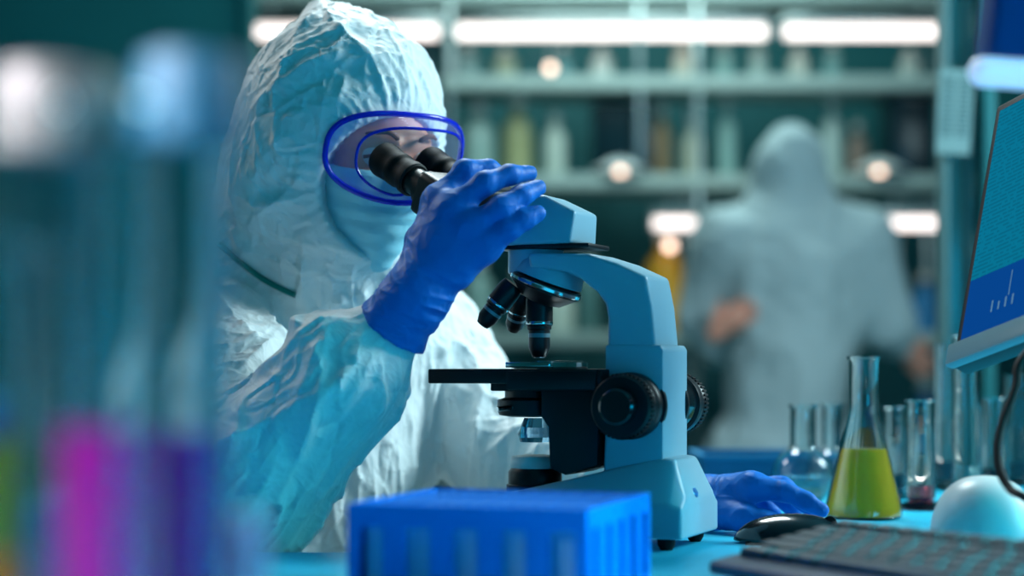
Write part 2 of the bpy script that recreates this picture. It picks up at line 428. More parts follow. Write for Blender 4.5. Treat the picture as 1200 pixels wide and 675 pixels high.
# lens turret (tilted) and objectives
nf, nz = sp(641, 336, 0.0); NC = mf(nf, 0.004, nz)
naxis = (FX*0.36+Vector((0, 0, -0.93))).normalized()          # points down and to the front
MB().lathe([(0.030, -0.026), (0.036, -0.016), (0.038, -0.004)], NC-naxis*0.004, 40, axis=naxis).build('turret_mount', M['white_paint'], mic)
nose = MB().lathe([(0.036, -0.006), (0.0385, -0.005), (0.0385, 0.003), (0.034, 0.006), (0.022, 0.016), (0.010, 0.019)], NC, 48, axis=naxis).build('nosepiece', M['black'], mic)
mb = MB().lathe([(0.0395, -0.0035), (0.0405, -0.0025), (0.0405, 0.0005), (0.0395, 0.0015)], NC, 64, axis=naxis, closed=True).build('knurled_ring', M['chrome'], nose)
def objective(top, axis, L_, rr, parent):
    pf = [(rr*0.9, -0.006), (rr*1.05, 0.0), (rr*1.08, L_*0.08), (rr*1.08, L_*0.46), (rr*0.98, L_*0.48), (rr*0.98, L_*0.53), (rr*0.86, L_*0.55), (rr*0.86, L_*0.83), (rr*0.68, L_*0.93), (rr*0.55, L_)]
    o = MB().lathe(pf, top, 36, axis=axis).build('objective_lens', M['black'], parent)
    MB().lathe([(rr*1.09, L_*0.40), (rr*1.1, L_*0.41), (rr*1.1, L_*0.44), (rr*1.09, L_*0.45)], top, 36, axis=axis, closed=True).build('metal_band', M['chrome'], o)
    MB().lathe([(rr*0.88, L_*0.60), (rr*0.885, L_*0.61), (rr*0.885, L_*0.66), (rr*0.88, L_*0.67)], top, 36, axis=axis, closed=True).build('colour_band', M['bezel'], o)
    MB().lathe([(rr*0.40, L_*0.99), (rr*0.4, L_*1.012)], top, 24, axis=axis).build('front_lens', M['lens'], o)
o1 = mf(*sp(632, 349, 0.0)[:1], 0.0, sp(632, 349, 0.0)[1])
objective(o1, Vector((0, 0, -1)), 0.064, 0.0135, mic)
o2f, o2z = sp(598, 338, 0.012); objective(mf(o2f, 0.012, o2z), (FX*0.62+SX*0.12+Vector((0, 0, -0.80))).normalized(), 0.050, 0.0125, mic)
o3f, o3z = sp(613, 346, -0.02); objective(mf(o3f, -0.02, o3z), (FX*0.42-SX*0.40+Vector((0, 0, -0.82))).normalized(), 0.046, 0.0120, mic)
# stage
sgf0, sgz = sp(508, 432, 0.055); sgf1, _ = sp(700, 432, 0.055)
stage = MB().box(mf((sgf0+sgf1)/2-0.004, 0.0, sgz-0.008), (sgf0-sgf1+0.01, 0.135, 0.0155), Matrix((FX, SX, Vector((0, 0, 1)))).transposed()).build('stage', M['black'], mic, bevel=0.002)
RM = Matrix((FX, SX, Vector((0, 0, 1)))).transposed()
sf, _ = sp(632, 430, 0.0)
MB().box(mf(sf, 0.0, sgz+0.0012), (0.026, 0.076, 0.0016), RM).build('glass_slide', M['glass'], stage)
MB().box(mf(sf-0.025, 0.0, sgz+0.004), (0.016, 0.10, 0.009), RM).box(mf(sf-0.006, 0.046, sgz+0.004), (0.05, 0.01, 0.006), RM).box(mf(sf-0.045, 0.03, sgz+0.003), (0.03, 0.035, 0.007), RM).build('slide_holder', M['chrome'], stage, bevel=0.001)
MB().box(mf(sf-0.02, -0.02, sgz-0.018), (0.13, 0.10, 0.012), RM).box(mf(sf-0.04, 0.062, sgz-0.012), (0.10, 0.018, 0.02), RM).build('stage_carriage', M['black'], stage, bevel=0.002)
f_, z_ = sp(691, 449, 0.06)
MB().lathe([(0.004, -0.002), (0.004, 0.003), (0.003, 0.004)], mf(f_, 0.047, z_), 16, axis=SX).build('stage_screw', M['chrome'], stage)
# stage bracket and rack behind it
bp_ = [(640, 440), (708, 437), (706, 545), (668, 556), (650, 548), (648, 500), (640, 488)]
MB().prism([sp(x, y, 0.03) for x, y in bp_], mf, -0.046, 0.046).build('stage_bracket', M['black'], mic, bevel=0.003)
# condenser
cf2, _ = sp(618, 470, 0.0)
con = MB().lathe([(0.024, sgz-0.052), (0.036, sgz-0.050), (0.038, sgz-0.044), (0.038, sgz-0.034), (0.030, sgz-0.031), (0.030, sgz-0.022), (0.022, sgz-0.018)], mf(cf2-0.006, 0, 0), 44).build('condenser', M['black'], mic)
MB().lathe([(0.019, sgz-0.079), (0.022, sgz-0.070), (0.0145, sgz-0.053)], mf(cf2-0.012, 0, 0), 36).build('condenser_lens', M['lens'], con)
MB().tube([mf(cf2, 0.030, sgz-0.041), mf(cf2+0.014, 0.052, sgz-0.043)], 0.0028, 10).build('iris_lever', M['chrome'], con)
# illuminator on the base
lf, lz = sp(615, 548, 0.0)
il = MB().lathe([(0.031, lz-0.028), (0.031, lz-0.018), (0.029, lz-0.017), (0.029, lz-0.004), (0.026, lz)], mf(lf-0.012, 0, 0), 44).build('illuminator', M['black'], mic)
MB().lathe([(0.0255, lz-0.001), (0.0265, lz+0.001), (0.0265, lz+0.011), (0.025, lz+0.013), (0.012, lz+0.0145)], mf(lf-0.012, 0, 0), 44).build('lamp_lens', M['whiteplastic'], il)
# focus knobs: near and far
kf, kz = sp(736, 476, 0.055)
def knob(sg):
    c = mf(kf, sg*(AW*0.98+(0.050 if sg < 0 else 0)), kz); a = SX*sg
    pf = [(0.026, -0.002), (0.034, 0.001), (0.0345, 0.004), (0.0345, 0.014), (0.0325, 0.017), (0.031, 0.019), (0.031, 0.024), (0.0325, 0.026), (0.0325, 0.038), (0.030, 0.041), (0.019, 0.0415)]
    k = MB().lathe(pf, c, 56, axis=a).build('coarse_knob', M['black'], mic)
    r = MB(); Mq = a.to_track_quat('Z', 'Y').to_matrix()
    for q in range(44):
        an = 2*PI*q/44; R2 = Mq @ Matrix.Rotation(an, 3, 'Z')
        r.box(c+R2 @ Vector((0.0325, 0, 0.032)), (0.003, 0.0022, 0.011), R2)
    r.build('grip_ribs', M['rubber'], k, smooth=False)
    MB().lathe([(0.0195, 0.040), (0.0195, 0.046), (0.0185, 0.054), (0.016, 0.056)], c, 44, axis=a).build('fine_knob', M['blackgloss'], k)
knob(1); knob(-1)
MB().lathe([(0.037, -0.004), (0.037, 0.0015), (0.035, 0.002)], mf(kf, -AW, kz), 48, axis=-SX).build('knob_flange', M['black'], arm)
MB().lathe([(0.037, -0.004), (0.037, 0.0015), (0.035, 0.002)], mf(kf, AW, kz), 48, axis=SX).build('knob_flange', M['black'], arm)
MB().lathe([(0.030, -0.002), (0.031, 0.0), (0.031, 0.052), (0.028, 0.054)], mf(kf, -AW, kz), 44, axis=-SX).build('knob_shaft', M['blackgloss'], arm)

# ------------------------------------------------------------------ masked person at the microscope
HC = Vector((-0.180, 2.205, 1.195)); az, pit = math.radians(38), math.radians(18)
D = Vector((math.sin(az)*math.cos(pit), -math.cos(az)*math.cos(pit), -math.sin(pit)))
L3 = Vector((math.cos(az), math.sin(az), 0)); U = L3.cross(-D).normalized()
if U.z < 0: U = -U
HR = np.array([L3, D, U]).T                                    # columns: left, forward, up
def hd(l, d, u): return HC+L3*l+D*d+U*u
def head_sdf(p):
    v = ell(p, hd(0, -0.012, 0.025), (0.074, 0.094, 0.092), HR)
    v = su(v, ell(p, hd(0, 0.030, -0.045), (0.056, 0.058, 0.070), HR), 0.03)     # face and jaw
    v = su(v, cone(p, hd(0, 0.062, -0.095), hd(0, 0.055, -0.09), 0.020, 0.024), 0.02)   # chin
    v = su(v, cone(p, hd(0, 0.084, 0.006), hd(0, 0.104, -0.034), 0.007, 0.012), 0.012)  # nose
    for s_ in (-1, 1):
        v = su(v, cone(p, hd(s_*0.012, 0.084, 0.028), hd(s_*0.046, 0.066, 0.026), 0.008, 0.008), 0.012)   # brow
        v = su(v, ell(p, hd(s_*0.040, 0.058, -0.022), (0.022, 0.02, 0.02), HR), 0.02)   # cheek
        v = ss(v, ell(p, hd(s_*0.031, 0.094, 0.008), (0.017, 0.014, 0.011), HR), 0.010) # eye socket
        v = su(v, ell(p, hd(s_*0.074, -0.010, -0.005), (0.008, 0.018, 0.032), HR), 0.006)  # ear
    return v
NB = Vector((-0.262, 2.315, 1.045))
RS, RE, RW = Vector((-0.395, 2.262, 1.005)), P(288, 566, 1.95), P(474, 366, 1.915)
LS, LE, LW = Vector((-0.125, 2.480, 0.965)), Vector((-0.010, 2.385, 0.825)), P(792, 596, 2.16)
CH, PV = Vector((-0.268, 2.372, 0.88)), Vector((-0.36, 2.50, 0.56))
Dh = Vector((math.sin(az), -math.cos(az), 0)); TR = np.array([L3, Dh, (0, 0, 1)]).T
RK, LK = PV+Dh*0.43-L3*0.15+Vector((0, 0, 0.0)), PV+Dh*0.42+L3*0.13
RA, LA = RK-Dh*0.02+Vector((0, 0, -0.46)), LK-Dh*0.02+Vector((0, 0, -0.46))
def body_sdf(p):
    v = head_sdf(p)
    v = su(v, cone(p, hd(0, -0.03, -0.06), NB-Vector((0, 0, 0.03)), 0.05, 0.06), 0.02)
    v = su(v, ell(p, CH+Vector((0, 0, 0.02)), (0.14, 0.09, 0.16), TR), 0.04)
    v = su(v, cone(p, CH, PV, 0.09, 0.10), 0.05)
    for s1, e1, w1, k1, a1 in ((RS, RE, RW, RK, RA), (LS, LE, LW, LK, LA)):
        v = su(v, cone(p, NB-Vector((0, 0, 0.06)), s1, 0.05, 0.045), 0.03)
        v = su(v, cone(p, s1, e1, 0.045, 0.036), 0.01); v = su(v, cone(p, e1, w1, 0.036, 0.024), 0.01)
        h_ = PV+(k1-PV-Dh*0.42)*0.6
        v = su(v, cone(p, h_, k1, 0.078, 0.055), 0.03); v = su(v, cone(p, k1, a1, 0.05, 0.035), 0.02)
    return v
OPC, OPR = (0.0, 0.125, -0.026), (0.108, 0.108, 0.092)
HOODC = Vector((-0.207, 2.222, 1.218))
PEAK = P(376, 14, 2.23)
def hood_sdf(p):
    v = ell(p, HOODC, (0.124, 0.130, 0.142))
    v = su(v, cone(p, HOODC+Vector((0.01, 0, 0.06)), PEAK, 0.085, 0.012), 0.05)
    v = su(v, cone(p, HOODC+Vector((-0.045, 0.02, -0.07)), NB+Vector((-0.01, 0.01, 0.02)), 0.105, 0.13), 0.05)
    v = su(v, cone(p, hd(0.0, 0.01, -0.09), NB+Vector((0.05, -0.05, -0.02)), 0.078, 0.09), 0.04)
    return v
def suit_sdf(p):
    v = hood_sdf(p)
    t = ell(p, CH, (0.185, 0.135, 0.21), TR)
    t = su(t, cone(p, CH-Vector((0, 0, 0.08)), PV, 0.135, 0.16), 0.08)
    for s1, e1, w1, k1, a1, r1 in ((RS, RE, RW, RK, RA, 0), (LS, LE, LW, LK, LA, 1)):
        t = su(t, cone(p, NB-Vector((0, 0, 0.075)), s1, 0.085, 0.078), 0.06)
        t = su(t, cone(p, s1, e1, 0.086, 0.080 if not r1 else 0.072), 0.035)
        ar = cone(p, e1, e1+(w1-e1)*0.62, 0.080 if not r1 else 0.066, 0.066 if not r1 else 0.046)
        ar = su(ar, cone(p, e1+(w1-e1)*0.62, w1, 0.066 if not r1 else 0.046, 0.028), 0.012)
        t = su(t, ar, 0.03)
        h_ = PV+(k1-PV-Dh*0.42)*0.6
        t = su(t, cone(p, h_, k1, 0.105, 0.085), 0.05); t = su(t, cone(p, k1, a1, 0.085, 0.07), 0.04)
    v = su(v, t, 0.05)
    op = ell(p, hd(*OPC), OPR, HR)        # the hood's face opening
    v = np.maximum(v, -op)
    return np.maximum(v, -(head_sdf(p)+0.004))
px0 = thing('person', 'person in a white hooded coverall, mask and goggles looking into the microscope', 'person', (PV.x, PV.y, 0))
V, F = nets(body_sdf, (-0.6, 1.75, 0.0), (0.4, 2.75, 1.42), 0.0065)
mesh('body', relax(V, F, 1), F, M['skin'], px0)
V, F = nets(suit_sdf, (-0.62, 1.72, 0.02), (0.42, 2.8, 1.45), 0.0052)
V = relax(V, F, 2); V, F = subdivide(V, F)
N = normals(V, F)
# folds: hood crumple, long torso folds, sleeve creases
wh = sstep(1.06, 1.13, V[:, 2])
def seg_w(a, b, r0, r1):
    d = cone(V.astype(np.float32), a, b, 0, 0); return 1-sstep(r0, r1, d)
war = np.maximum(seg_w(RE, RW, 0.10, 0.13), 0); war *= (1-wh)
wal = np.maximum(seg_w(RS, RE, 0.10, 0.14), 0)*(1-wh)*(1-war)
wt_ = (1-wh)*(1-war)*(1-wal)
warp = np.stack([noise(V*9, 3), noise(V*9, 4), noise(V*9, 5)], 1)*0.03
Q = V+warp
def cr(q, seed, p): return np.clip(1-np.abs(noise(q, seed))*1.25, 0, 1)**p
Qh = V+np.stack([noise(V*7, 3), noise(V*7, 4), noise(V*7, 5)], 1)*0.02
def stretch(Qv, axis, par, perp):
    a = (Qv@axis)[:, None]*axis; return a*par+(Qv-a)*perp
hx = np.array(Vector((0.55, -0.25, 0.8)).normalized())
hood_d = 0.008*(cr(stretch(Qh, hx, 4, 12), 11, 2)-0.35)+0.0055*(cr(stretch(Qh, hx, 8, 24), 12, 3)-0.25)+0.003*cr(stretch(Qh, hx, 18, 44), 13, 4)-0.003*cr(Qh*24, 14, 6)+0.0025*cr(Qh*34, 16, 6)+0.0008*cr(Qh*80, 15, 3)
rel = V-np.array(HC); hl, hdd, hu = rel@np.array(L3), rel@np.array(D), rel@np.array(U)
hood_d = hood_d+0.0035*np.exp(-(hl/0.0035)**2)*sstep(0.07, 0.09, hu)
fa = np.array((RW-RE).normalized())
arm_d = 0.013*(cr(stretch(Qh, fa, 4.5, 14), 21, 2)-0.35)+0.008*(cr(stretch(Qh, fa, 9, 30), 22, 3)-0.2)+0.004*cr(stretch(Qh, fa, 20, 62), 23, 3)-0.004*cr(stretch(Qh, fa, 14, 40), 24, 5)
ua = np.array((RE-RS).normalized())
upa_d = 0.014*(cr(stretch(Qh, ua, 14, 8), 31, 2)-0.35)+0.007*(cr(stretch(Qh, ua, 30, 18), 32, 3)-0.2)+0.003*cr(Qh*60, 33, 3)
tor_d = 0.013*(cr(Qh*np.array([14, 14, 2.6]), 41, 2)-0.35)+0.007*(cr(Qh*np.array([30, 30, 5.5]), 42, 3)-0.2)+0.0035*cr(Qh*np.array([64, 64, 16]), 43, 3)-0.004*cr(Qh*np.array([40, 40, 10]), 44, 5)
disp = wh*hood_d+war*arm_d+wal*upa_d+wt_*tor_d
# keep clear at the opening
dop = ell(V.astype(np.float32), hd(*OPC), OPR, HR)
gath = np.cos(np.arctan2(hu, hl)*46+3*noise(V*20, 9))*(0.5+0.5*noise(V*14, 10))
disp = disp*sstep(0.0, 0.03, np.abs(dop))+0.003*gath*(1-sstep(0.012, 0.06, np.abs(dop)))*wh
from mathutils.bvhtree import BVHTree
bv = BVHTree.FromPolygons([Vector(v) for v in V], [list(map(int, f)) for f in F])
def on_suit(px, py, lift=0.0):
    o = Vector((0, 0, CZ)); d = (P(px, py, 1.0)-o).normalized()
    h, nr, _, _ = bv.ray_cast(o, d, 2.9)
    return None if h is None else h+(-d)*lift
FOLDS = [  # amplitude, width (mm), points on the cloth
 (6, 7, [(380, 8), (388, 25), (402, 39), (415, 50), (430, 62), (437, 75), (447, 100), (455, 120)]),
 (8, 11, [(296, 128), (310, 115), (333, 98), (348, 84), (362, 75), (385, 66), (400, 62), (428, 60)]),
 (-6, 22, [(340, 120), (375, 95), (400, 85), (425, 82)]),
 (4, 5, [(348, 42), (365, 25), (381, 14)]), (4, 5, [(340, 56), (370, 38), (390, 24)]), (4, 5, [(325, 75), (352, 55), (372, 45), (396, 40)]),
 (4, 5, [(318, 88), (350, 66), (378, 50)]), (4, 5, [(385, 60), (410, 50)]), (3, 4, [(397, 76), (412, 68), (434, 70)]), (4, 6, [(302, 108), (340, 72), (352, 52)]),
 (3, 4, [(405, 85), (402, 100), (395, 120)]), (3, 4, [(370, 82), (372, 96), (362, 106)]), (3, 5, [(440, 66), (458, 95), (465, 122)]), (3, 5, [(448, 62), (470, 95), (480, 124)]),
 (3, 5, [(460, 60), (484, 95), (493, 126)]), (3, 5, [(472, 60), (497, 95), (504, 130)]), (3, 5, [(488, 66), (510, 100), (514, 134)]),
 (3, 5, [(280, 152), (290, 175), (305, 197)]), (3, 5, [(300, 140), (303, 165), (312, 190)]), (4, 5, [(318, 169), (332, 163), (346, 158)]), (3, 5, [(345, 160), (352, 190), (345, 215)]),
 (8, 8, [(272, 224), (290, 233), (300, 241), (316, 238), (346, 232)]), (-5, 14, [(300, 215), (320, 222), (345, 215)]), (4, 9, [(275, 250), (330, 277), (400, 291), (428, 304)]),
 (5, 9, [(284, 291), (330, 306), (396, 321)]), (-4, 12, [(300, 268), (360, 300)]), (3, 6, [(360, 240), (372, 280), (392, 310)]), (3, 4, [(325, 130), (322, 160), (330, 185)]),
 (9, 9, [(258, 450), (285, 432), (305, 412), (325, 400), (355, 388), (370, 375), (400, 352), (425, 344), (446, 350)]), (4, 6, [(355, 395), (375, 420), (378, 450), (365, 500), (350, 540)]),
 (9, 14, [(428, 385), (412, 430), (376, 470), (345, 540), (320, 590)]), (4, 6, [(488, 398), (470, 440), (430, 490), (395, 530), (360, 575)]), (4, 6, [(470, 382), (442, 440), (395, 515), (350, 585)]),
 (3, 5, [(455, 372), (446, 400), (425, 440), (402, 470)]), (3, 5, [(440, 500), (405, 540), (370, 590)]), (-4, 8, [(455, 420), (420, 475), (380, 530)]),
 (3, 4, [(440, 350), (452, 368), (462, 384)]), (3, 4, [(452, 366), (470, 388), (476, 400)]), (3, 5, [(330, 402), (322, 440), (300, 500)]), (3, 5, [(290, 435), (285, 480), (275, 520)]),
 (9, 9, [(236, 337), (285, 346), (305, 370), (315, 393), (325, 400)]), (4, 7, [(252, 346), (280, 380), (298, 412)]), (3, 6, [(330, 350), (345, 372), (352, 388)]), (3, 6, [(365, 352), (372, 366), (376, 374)]),
 (4, 6, [(470, 450), (455, 520), (450, 590)]), (4, 6, [(486, 430), (478, 500), (475, 590)]), (4, 6, [(500, 402), (497, 480), (505, 590)]), (4, 6, [(432, 512), (420, 560), (415, 600)]),
 (5, 8, [(528, 385), (508, 450), (500, 520)]), (4, 7, [(548, 398), (535, 470), (540, 580)]), (5, 9, [(572, 428), (562, 500), (575, 585)]), (-5, 14, [(515, 470), (520, 540), (520, 590)])]
extra = np.zeros(len(V))
for amp, wid, pts in FOLDS:
    q3 = [q for q in (on_suit(*p_) for p_ in pts) if q is not None]; amp = amp*(1.5 if pts[0][1] > 330 else 1.0)
    if len(q3) < 2: continue
    q3 = smooth_path(q3, 3); m_ = np.array([tuple(q) for q in q3]); c_ = m_.mean(0); rad = np.linalg.norm(m_-c_, axis=1).max()+wid*0.006
    near = np.where(np.linalg.norm(V-c_, axis=1) < rad)[0]
    if not len(near): continue
    pv = V[near].astype(np.float32); dm = np.full(len(near), 9.0)
    tt = np.zeros(len(near)); ns = len(q3)-1
    for k in range(ns):
        a_, b_ = A(q3[k]), A(q3[k+1]); ab = b_-a_; t_ = np.clip(((pv-a_)@ab)/max(float(ab@ab), 1e-9), 0, 1)
        dd = np.linalg.norm(pv-a_-t_[:, None]*ab, axis=1); up_ = dd < dm; dm = np.where(up_, dd, dm); tt = np.where(up_, (k+t_)/ns, tt)
    dm = dm+0.0015*noise(pv*45, 77)
    prof_ = np.exp(-np.maximum(dm, 0)/(wid*0.001)) if amp > 0 else np.exp(-(dm/(wid*0.001))**2)
    extra[near] += amp*0.001*prof_*(0.25+0.75*np.sin(PI*np.clip(tt, 0.0, 1))**0.6)
disp = (disp*0.62+extra)*sstep(0.045, 0.09, np.linalg.norm(V-np.array(RW), axis=1))
V = V+N*disp[:, None]
suit = mesh('coverall', V, F, M['suit'], px0)
# elastic hem of the hood opening
bv = BVHTree.FromPolygons([Vector(v) for v in V], [list(map(int, f)) for f in F])
tp = [on_suit(*q, 0.002) for q in ((256, 286), (272, 300), (290, 314), (308, 327), (326, 337), (346, 346))]
tp = [q for q in tp if q]
if len(tp) > 2: MB().tube(smooth_path(tp, 4), 0.0036, 8).build('seam_tape', M['tape'], suit)

# face mask
def surf(l_ang, u, extra):
    """distance out from the head's axis to the face at azimuth l_ang and height u"""
    dirv = D*math.cos(l_ang)+L3*math.sin(l_ang); o = hd(0, 0.0, u)
    t = np.linspace(0.02, 0.16, 60); pts = np.array([o+dirv*float(q) for q in t], np.float32)
    v = head_sdf(pts); k = np.argmax(v > 0); return o+dirv*(float(t[k])+extra)
nu, na = 22, 33
V, F = [], []
for i in range(nu):
    u = -0.012-0.135*i/(nu-1)
    for j in range(na):
        a = math.radians(-88+176*j/(na-1))
        bul = math.cos(a)**2
        pleat = 0.0022*math.sin(i*1.9)*(0.5+0.5*bul)
        uu = max(u, -0.105)
        top = 0.010*bul*(1-i/(nu-1))
        p_ = surf(a, uu+top*0.8, 0.007+0.010*bul*math.sin(PI*min(1, i/(nu-1)*1.0+0.1)) + pleat)
        if u < -0.105: p_ = p_+U*(u+0.105)-(p_-hd(0, 0, uu))*(0.9*((-0.105-u)/0.042)**2*0.28)
        V.append(p_)
for i in range(nu-1):
    for j in range(na-1): F.append([i*na+j, i*na+j+1, (i+1)*na+j+1, (i+1)*na+j])
mk = mesh('face_mask', V, F, M['mask'], px0)
md = mk.modifiers.new('t', 'SOLIDIFY'); md.thickness = 0.0015
md = mk.modifiers.new('s', 'SUBSURF'); md.levels = 1; md.render_levels = 1
# goggles
def gl(w, h, d0, wrap, n=56, pw=2.6, nose=0.0, dip=0.0):
    out = []
    for k in range(n):
        a = 2*PI*k/n; c, s_ = math.cos(a), math.sin(a)
        l = w*math.copysign(abs(c)**(2/pw), c); u = h*math.copysign(abs(s_)**(2/pw), s_)
        if s_ < 0: u *= 1-nose*math.exp(-(l/0.02)**2)
        out.append(hd(l, d0-wrap*(l/w)**2+(dip*math.exp(-(l/0.035)**2) if s_ < 0 else 0), u+0.013))
    return out
rear = gl(0.094, 0.051, 0.102, 0.032, nose=0.10, dip=0.024); front = gl(0.072, 0.041, 0.133, 0.032, nose=0.3)
rimo = MB().tube(rear, 0.0034, 10, cyc=True).tube(front, 0.0018, 8, cyc=True).build('goggle_frame', M['gframe'], px0)
gm = material('clear goggle shield', (190, 190, 255), 0.06, alpha=0.10, mottled=0)
nn = len(rear); V = rear+front
F = [[i, (i+1) % nn, nn+(i+1) % nn, nn+i] for i in range(nn)]
mesh('goggle_skirt', V, F, material('tinted goggle skirt', (120, 120, 250), 0.08, alpha=0.22, mottled=0), rimo)
rings = [front]
for q in (0.75, 0.5, 0.25):
    cc = hd(0, 0.135, 0.008); rg = []
    for k in range(nn):
        r_ = front[k]-cc; l_ = r_.dot(L3); u_ = r_.dot(U)
        rg.append(hd(l_*q, 0.135-0.034*(l_*q/0.072)**2, u_*q+0.008))
    rings.append(rg)
V = [v for r_ in rings for v in r_]+[hd(0, 0.135, 0.008)]
F = [[a*nn+i, a*nn+(i+1) % nn, (a+1)*nn+(i+1) % nn, (a+1)*nn+i] for a in range(3) for i in range(nn)]+[[3*nn+i, 3*nn+(i+1) % nn, 4*nn] for i in range(nn)]
mesh('goggle_lens', V, F, gm, rimo)
for s_ in (-1, 1):
    MB().tube(smooth_path([hd(s_*0.014, 0.0945, 0.033), hd(s_*0.030, 0.0925, 0.040), hd(s_*0.050, 0.078, 0.034)], 5), [0.0012]+[0.0030]*7+[0.0020]*2+[0.001], 8).build('eyebrow', M['hair'], px0)
    MB().lathe([(0.0125*math.sin(PI*k/12), -0.0125*math.cos(PI*k/12)) for k in range(13)], hd(s_*0.031, 0.072, 0.008), 20).build('eye', M['eye'], px0)
    MB().tube(smooth_path([hd(s_*0.016, 0.086, 0.007), hd(s_*0.031, 0.0895, 0.0125), hd(s_*0.047, 0.078, 0.007)], 5), 0.0022, 8).build('eyelash_line', M['hair'], px0)

# gloves
def glove(name, wrist, cuff, fingers, thumb, rscale, cuffr, cut=None):
    def sdf(p):
        v = cone(p, cuff, wrist, cuffr, 0.031*rscale)
        pal = None
        for f in fingers:
            q = cone(p, wrist, f[0], 0.026*rscale, 0.0165*rscale); pal = q if pal is None else su(pal, q, 0.014)
        for a, b in zip(fingers[:-1], fingers[1:]):
            pal = su(pal, cone(p, a[0], b[0], 0.0145*rscale, 0.0145*rscale), 0.008)
            pal = su(pal, cone(p, a[0].lerp(wrist, 0.4), b[0].lerp(wrist, 0.4), 0.018*rscale, 0.018*rscale), 0.010)
        v = su(v, pal, 0.015)
        fg = None
        for f in fingers:
            r = [0.0140, 0.0115, 0.0102, 0.0088]
            q = None
            for i in range(3):
                c_ = cone(p, f[i], f[i+1], r[i]*rscale*f_s.get(id(f), 1), r[i+1]*rscale); q = c_ if q is None else su(q, c_, 0.008)
            fg = q if fg is None else su(fg, q, 0.003)
        v = su(v, fg, 0.012)
        r = [0.021, 0.0165, 0.0135, 0.011]; q = None
        for i in range(len(thumb)-1):
            c_ = cone(p, thumb[i], thumb[i+1], r[i]*rscale, r[i+1]*rscale); q = c_ if q is None else su(q, c_, 0.004)
        v = su(v, q, 0.012)
        if cut is not None: v = np.maximum(v, -((p-A(cuff))@A((wrist-cuff).normalized())-cut))
        return v
    f_s = {}
    allp = [cuff, wrist]+[q for f in fingers for q in f]+thumb
    lo = [min(q[i] for q in allp)-0.045 for i in range(3)]; hi = [max(q[i] for q in allp)+0.045 for i in range(3)]
    V, F = nets(sdf, lo, hi, 0.0024)
    V = relax(V, F, 4); V, F = subdivide(V, F); N = normals(V, F)
    axw = np.array((wrist-cuff).normalized()); dw = np.linalg.norm(V-np.array(wrist), axis=1)
    Qv = V+np.stack([noise(V*25, 6), noise(V*25, 7), noise(V*25, 8)], 1)*0.008
    wr = 1-sstep(0.03, 0.085, dw)
    d = wr*0.0018*ridge(stretch(Qv, axw, 95, 28), 51)+(1-wr)*0.0005*ridge(Qv*55, 52)+0.0003*ridge(Qv*110, 53)
    V = V+N*d[:, None]
    return mesh(name, V, F, M['glove'], px0)
rf = [[P(514, 236, 1.935), P(545, 200, 1.945), P(572, 199, 1.962), P(594, 207, 1.985)],
      [P(530, 246, 1.915), P(568, 215, 1.912), P(597, 205, 1.925), P(620, 203, 1.945)],
      [P(549, 268, 1.905), P(588, 243, 1.895), P(611, 229, 1.908), P(631, 220, 1.925)],
      [P(566, 290, 1.902), P(596, 268, 1.895), P(614, 257, 1.898), P(630, 250, 1.904)]]
glove('glove', P(485, 350, 1.908), P(455, 392, 1.918), rf, [P(489, 325, 1.935), P(493, 282, 1.965), P(508, 252, 1.985), P(530, 236, 2.0)], 1.0, 0.0415, 0.004)
lfng = [[P(884, 572, 2.085), P(920, 576, 2.06), P(946, 588, 2.055), P(963, 598, 2.05)],
        [P(872, 572, 2.105), P(916, 570, 2.10), P(940, 586, 2.10), P(952, 600, 2.10)],
        [P(858, 576, 2.13), P(900, 572, 2.14), P(922, 588, 2.14), P(932, 602, 2.14)],
        [P(846, 584, 2.15), P(880, 582, 2.17), P(900, 594, 2.17), P(908, 604, 2.17)]]
lfng[0][0] = P(882, 570, 2.07)
glove('glove', P(822, 592, 2.125), P(786, 596, 2.165), lfng, [P(845, 600, 2.085), P(872, 607, 2.055), P(898, 612, 2.045), P(916, 615, 2.04)], 0.95, 0.034)

# ------------------------------------------------------------------ stool under the person
st_ = thing('stool', 'round black lab stool under the masked person', 'stool', (PV.x, PV.y, 0))
MB().lathe([(0.15, 0.345), (0.175, 0.35), (0.18, 0.37), (0.16, 0.382)], (PV.x, PV.y, 0), 40).build('seat', M['rubber'], st_)
MB().lathe([(0.025, 0.06), (0.025, 0.344)], (PV.x, PV.y, 0), 24).build('column', M['chrome'], st_)
for k in range(5):
    a = 2*PI*k/5; MB().tube([(PV.x, PV.y, 0.08), (PV.x+0.24*math.cos(a), PV.y+0.24*math.sin(a), 0.02)], 0.018, 10).build('leg', M['black'], st_)

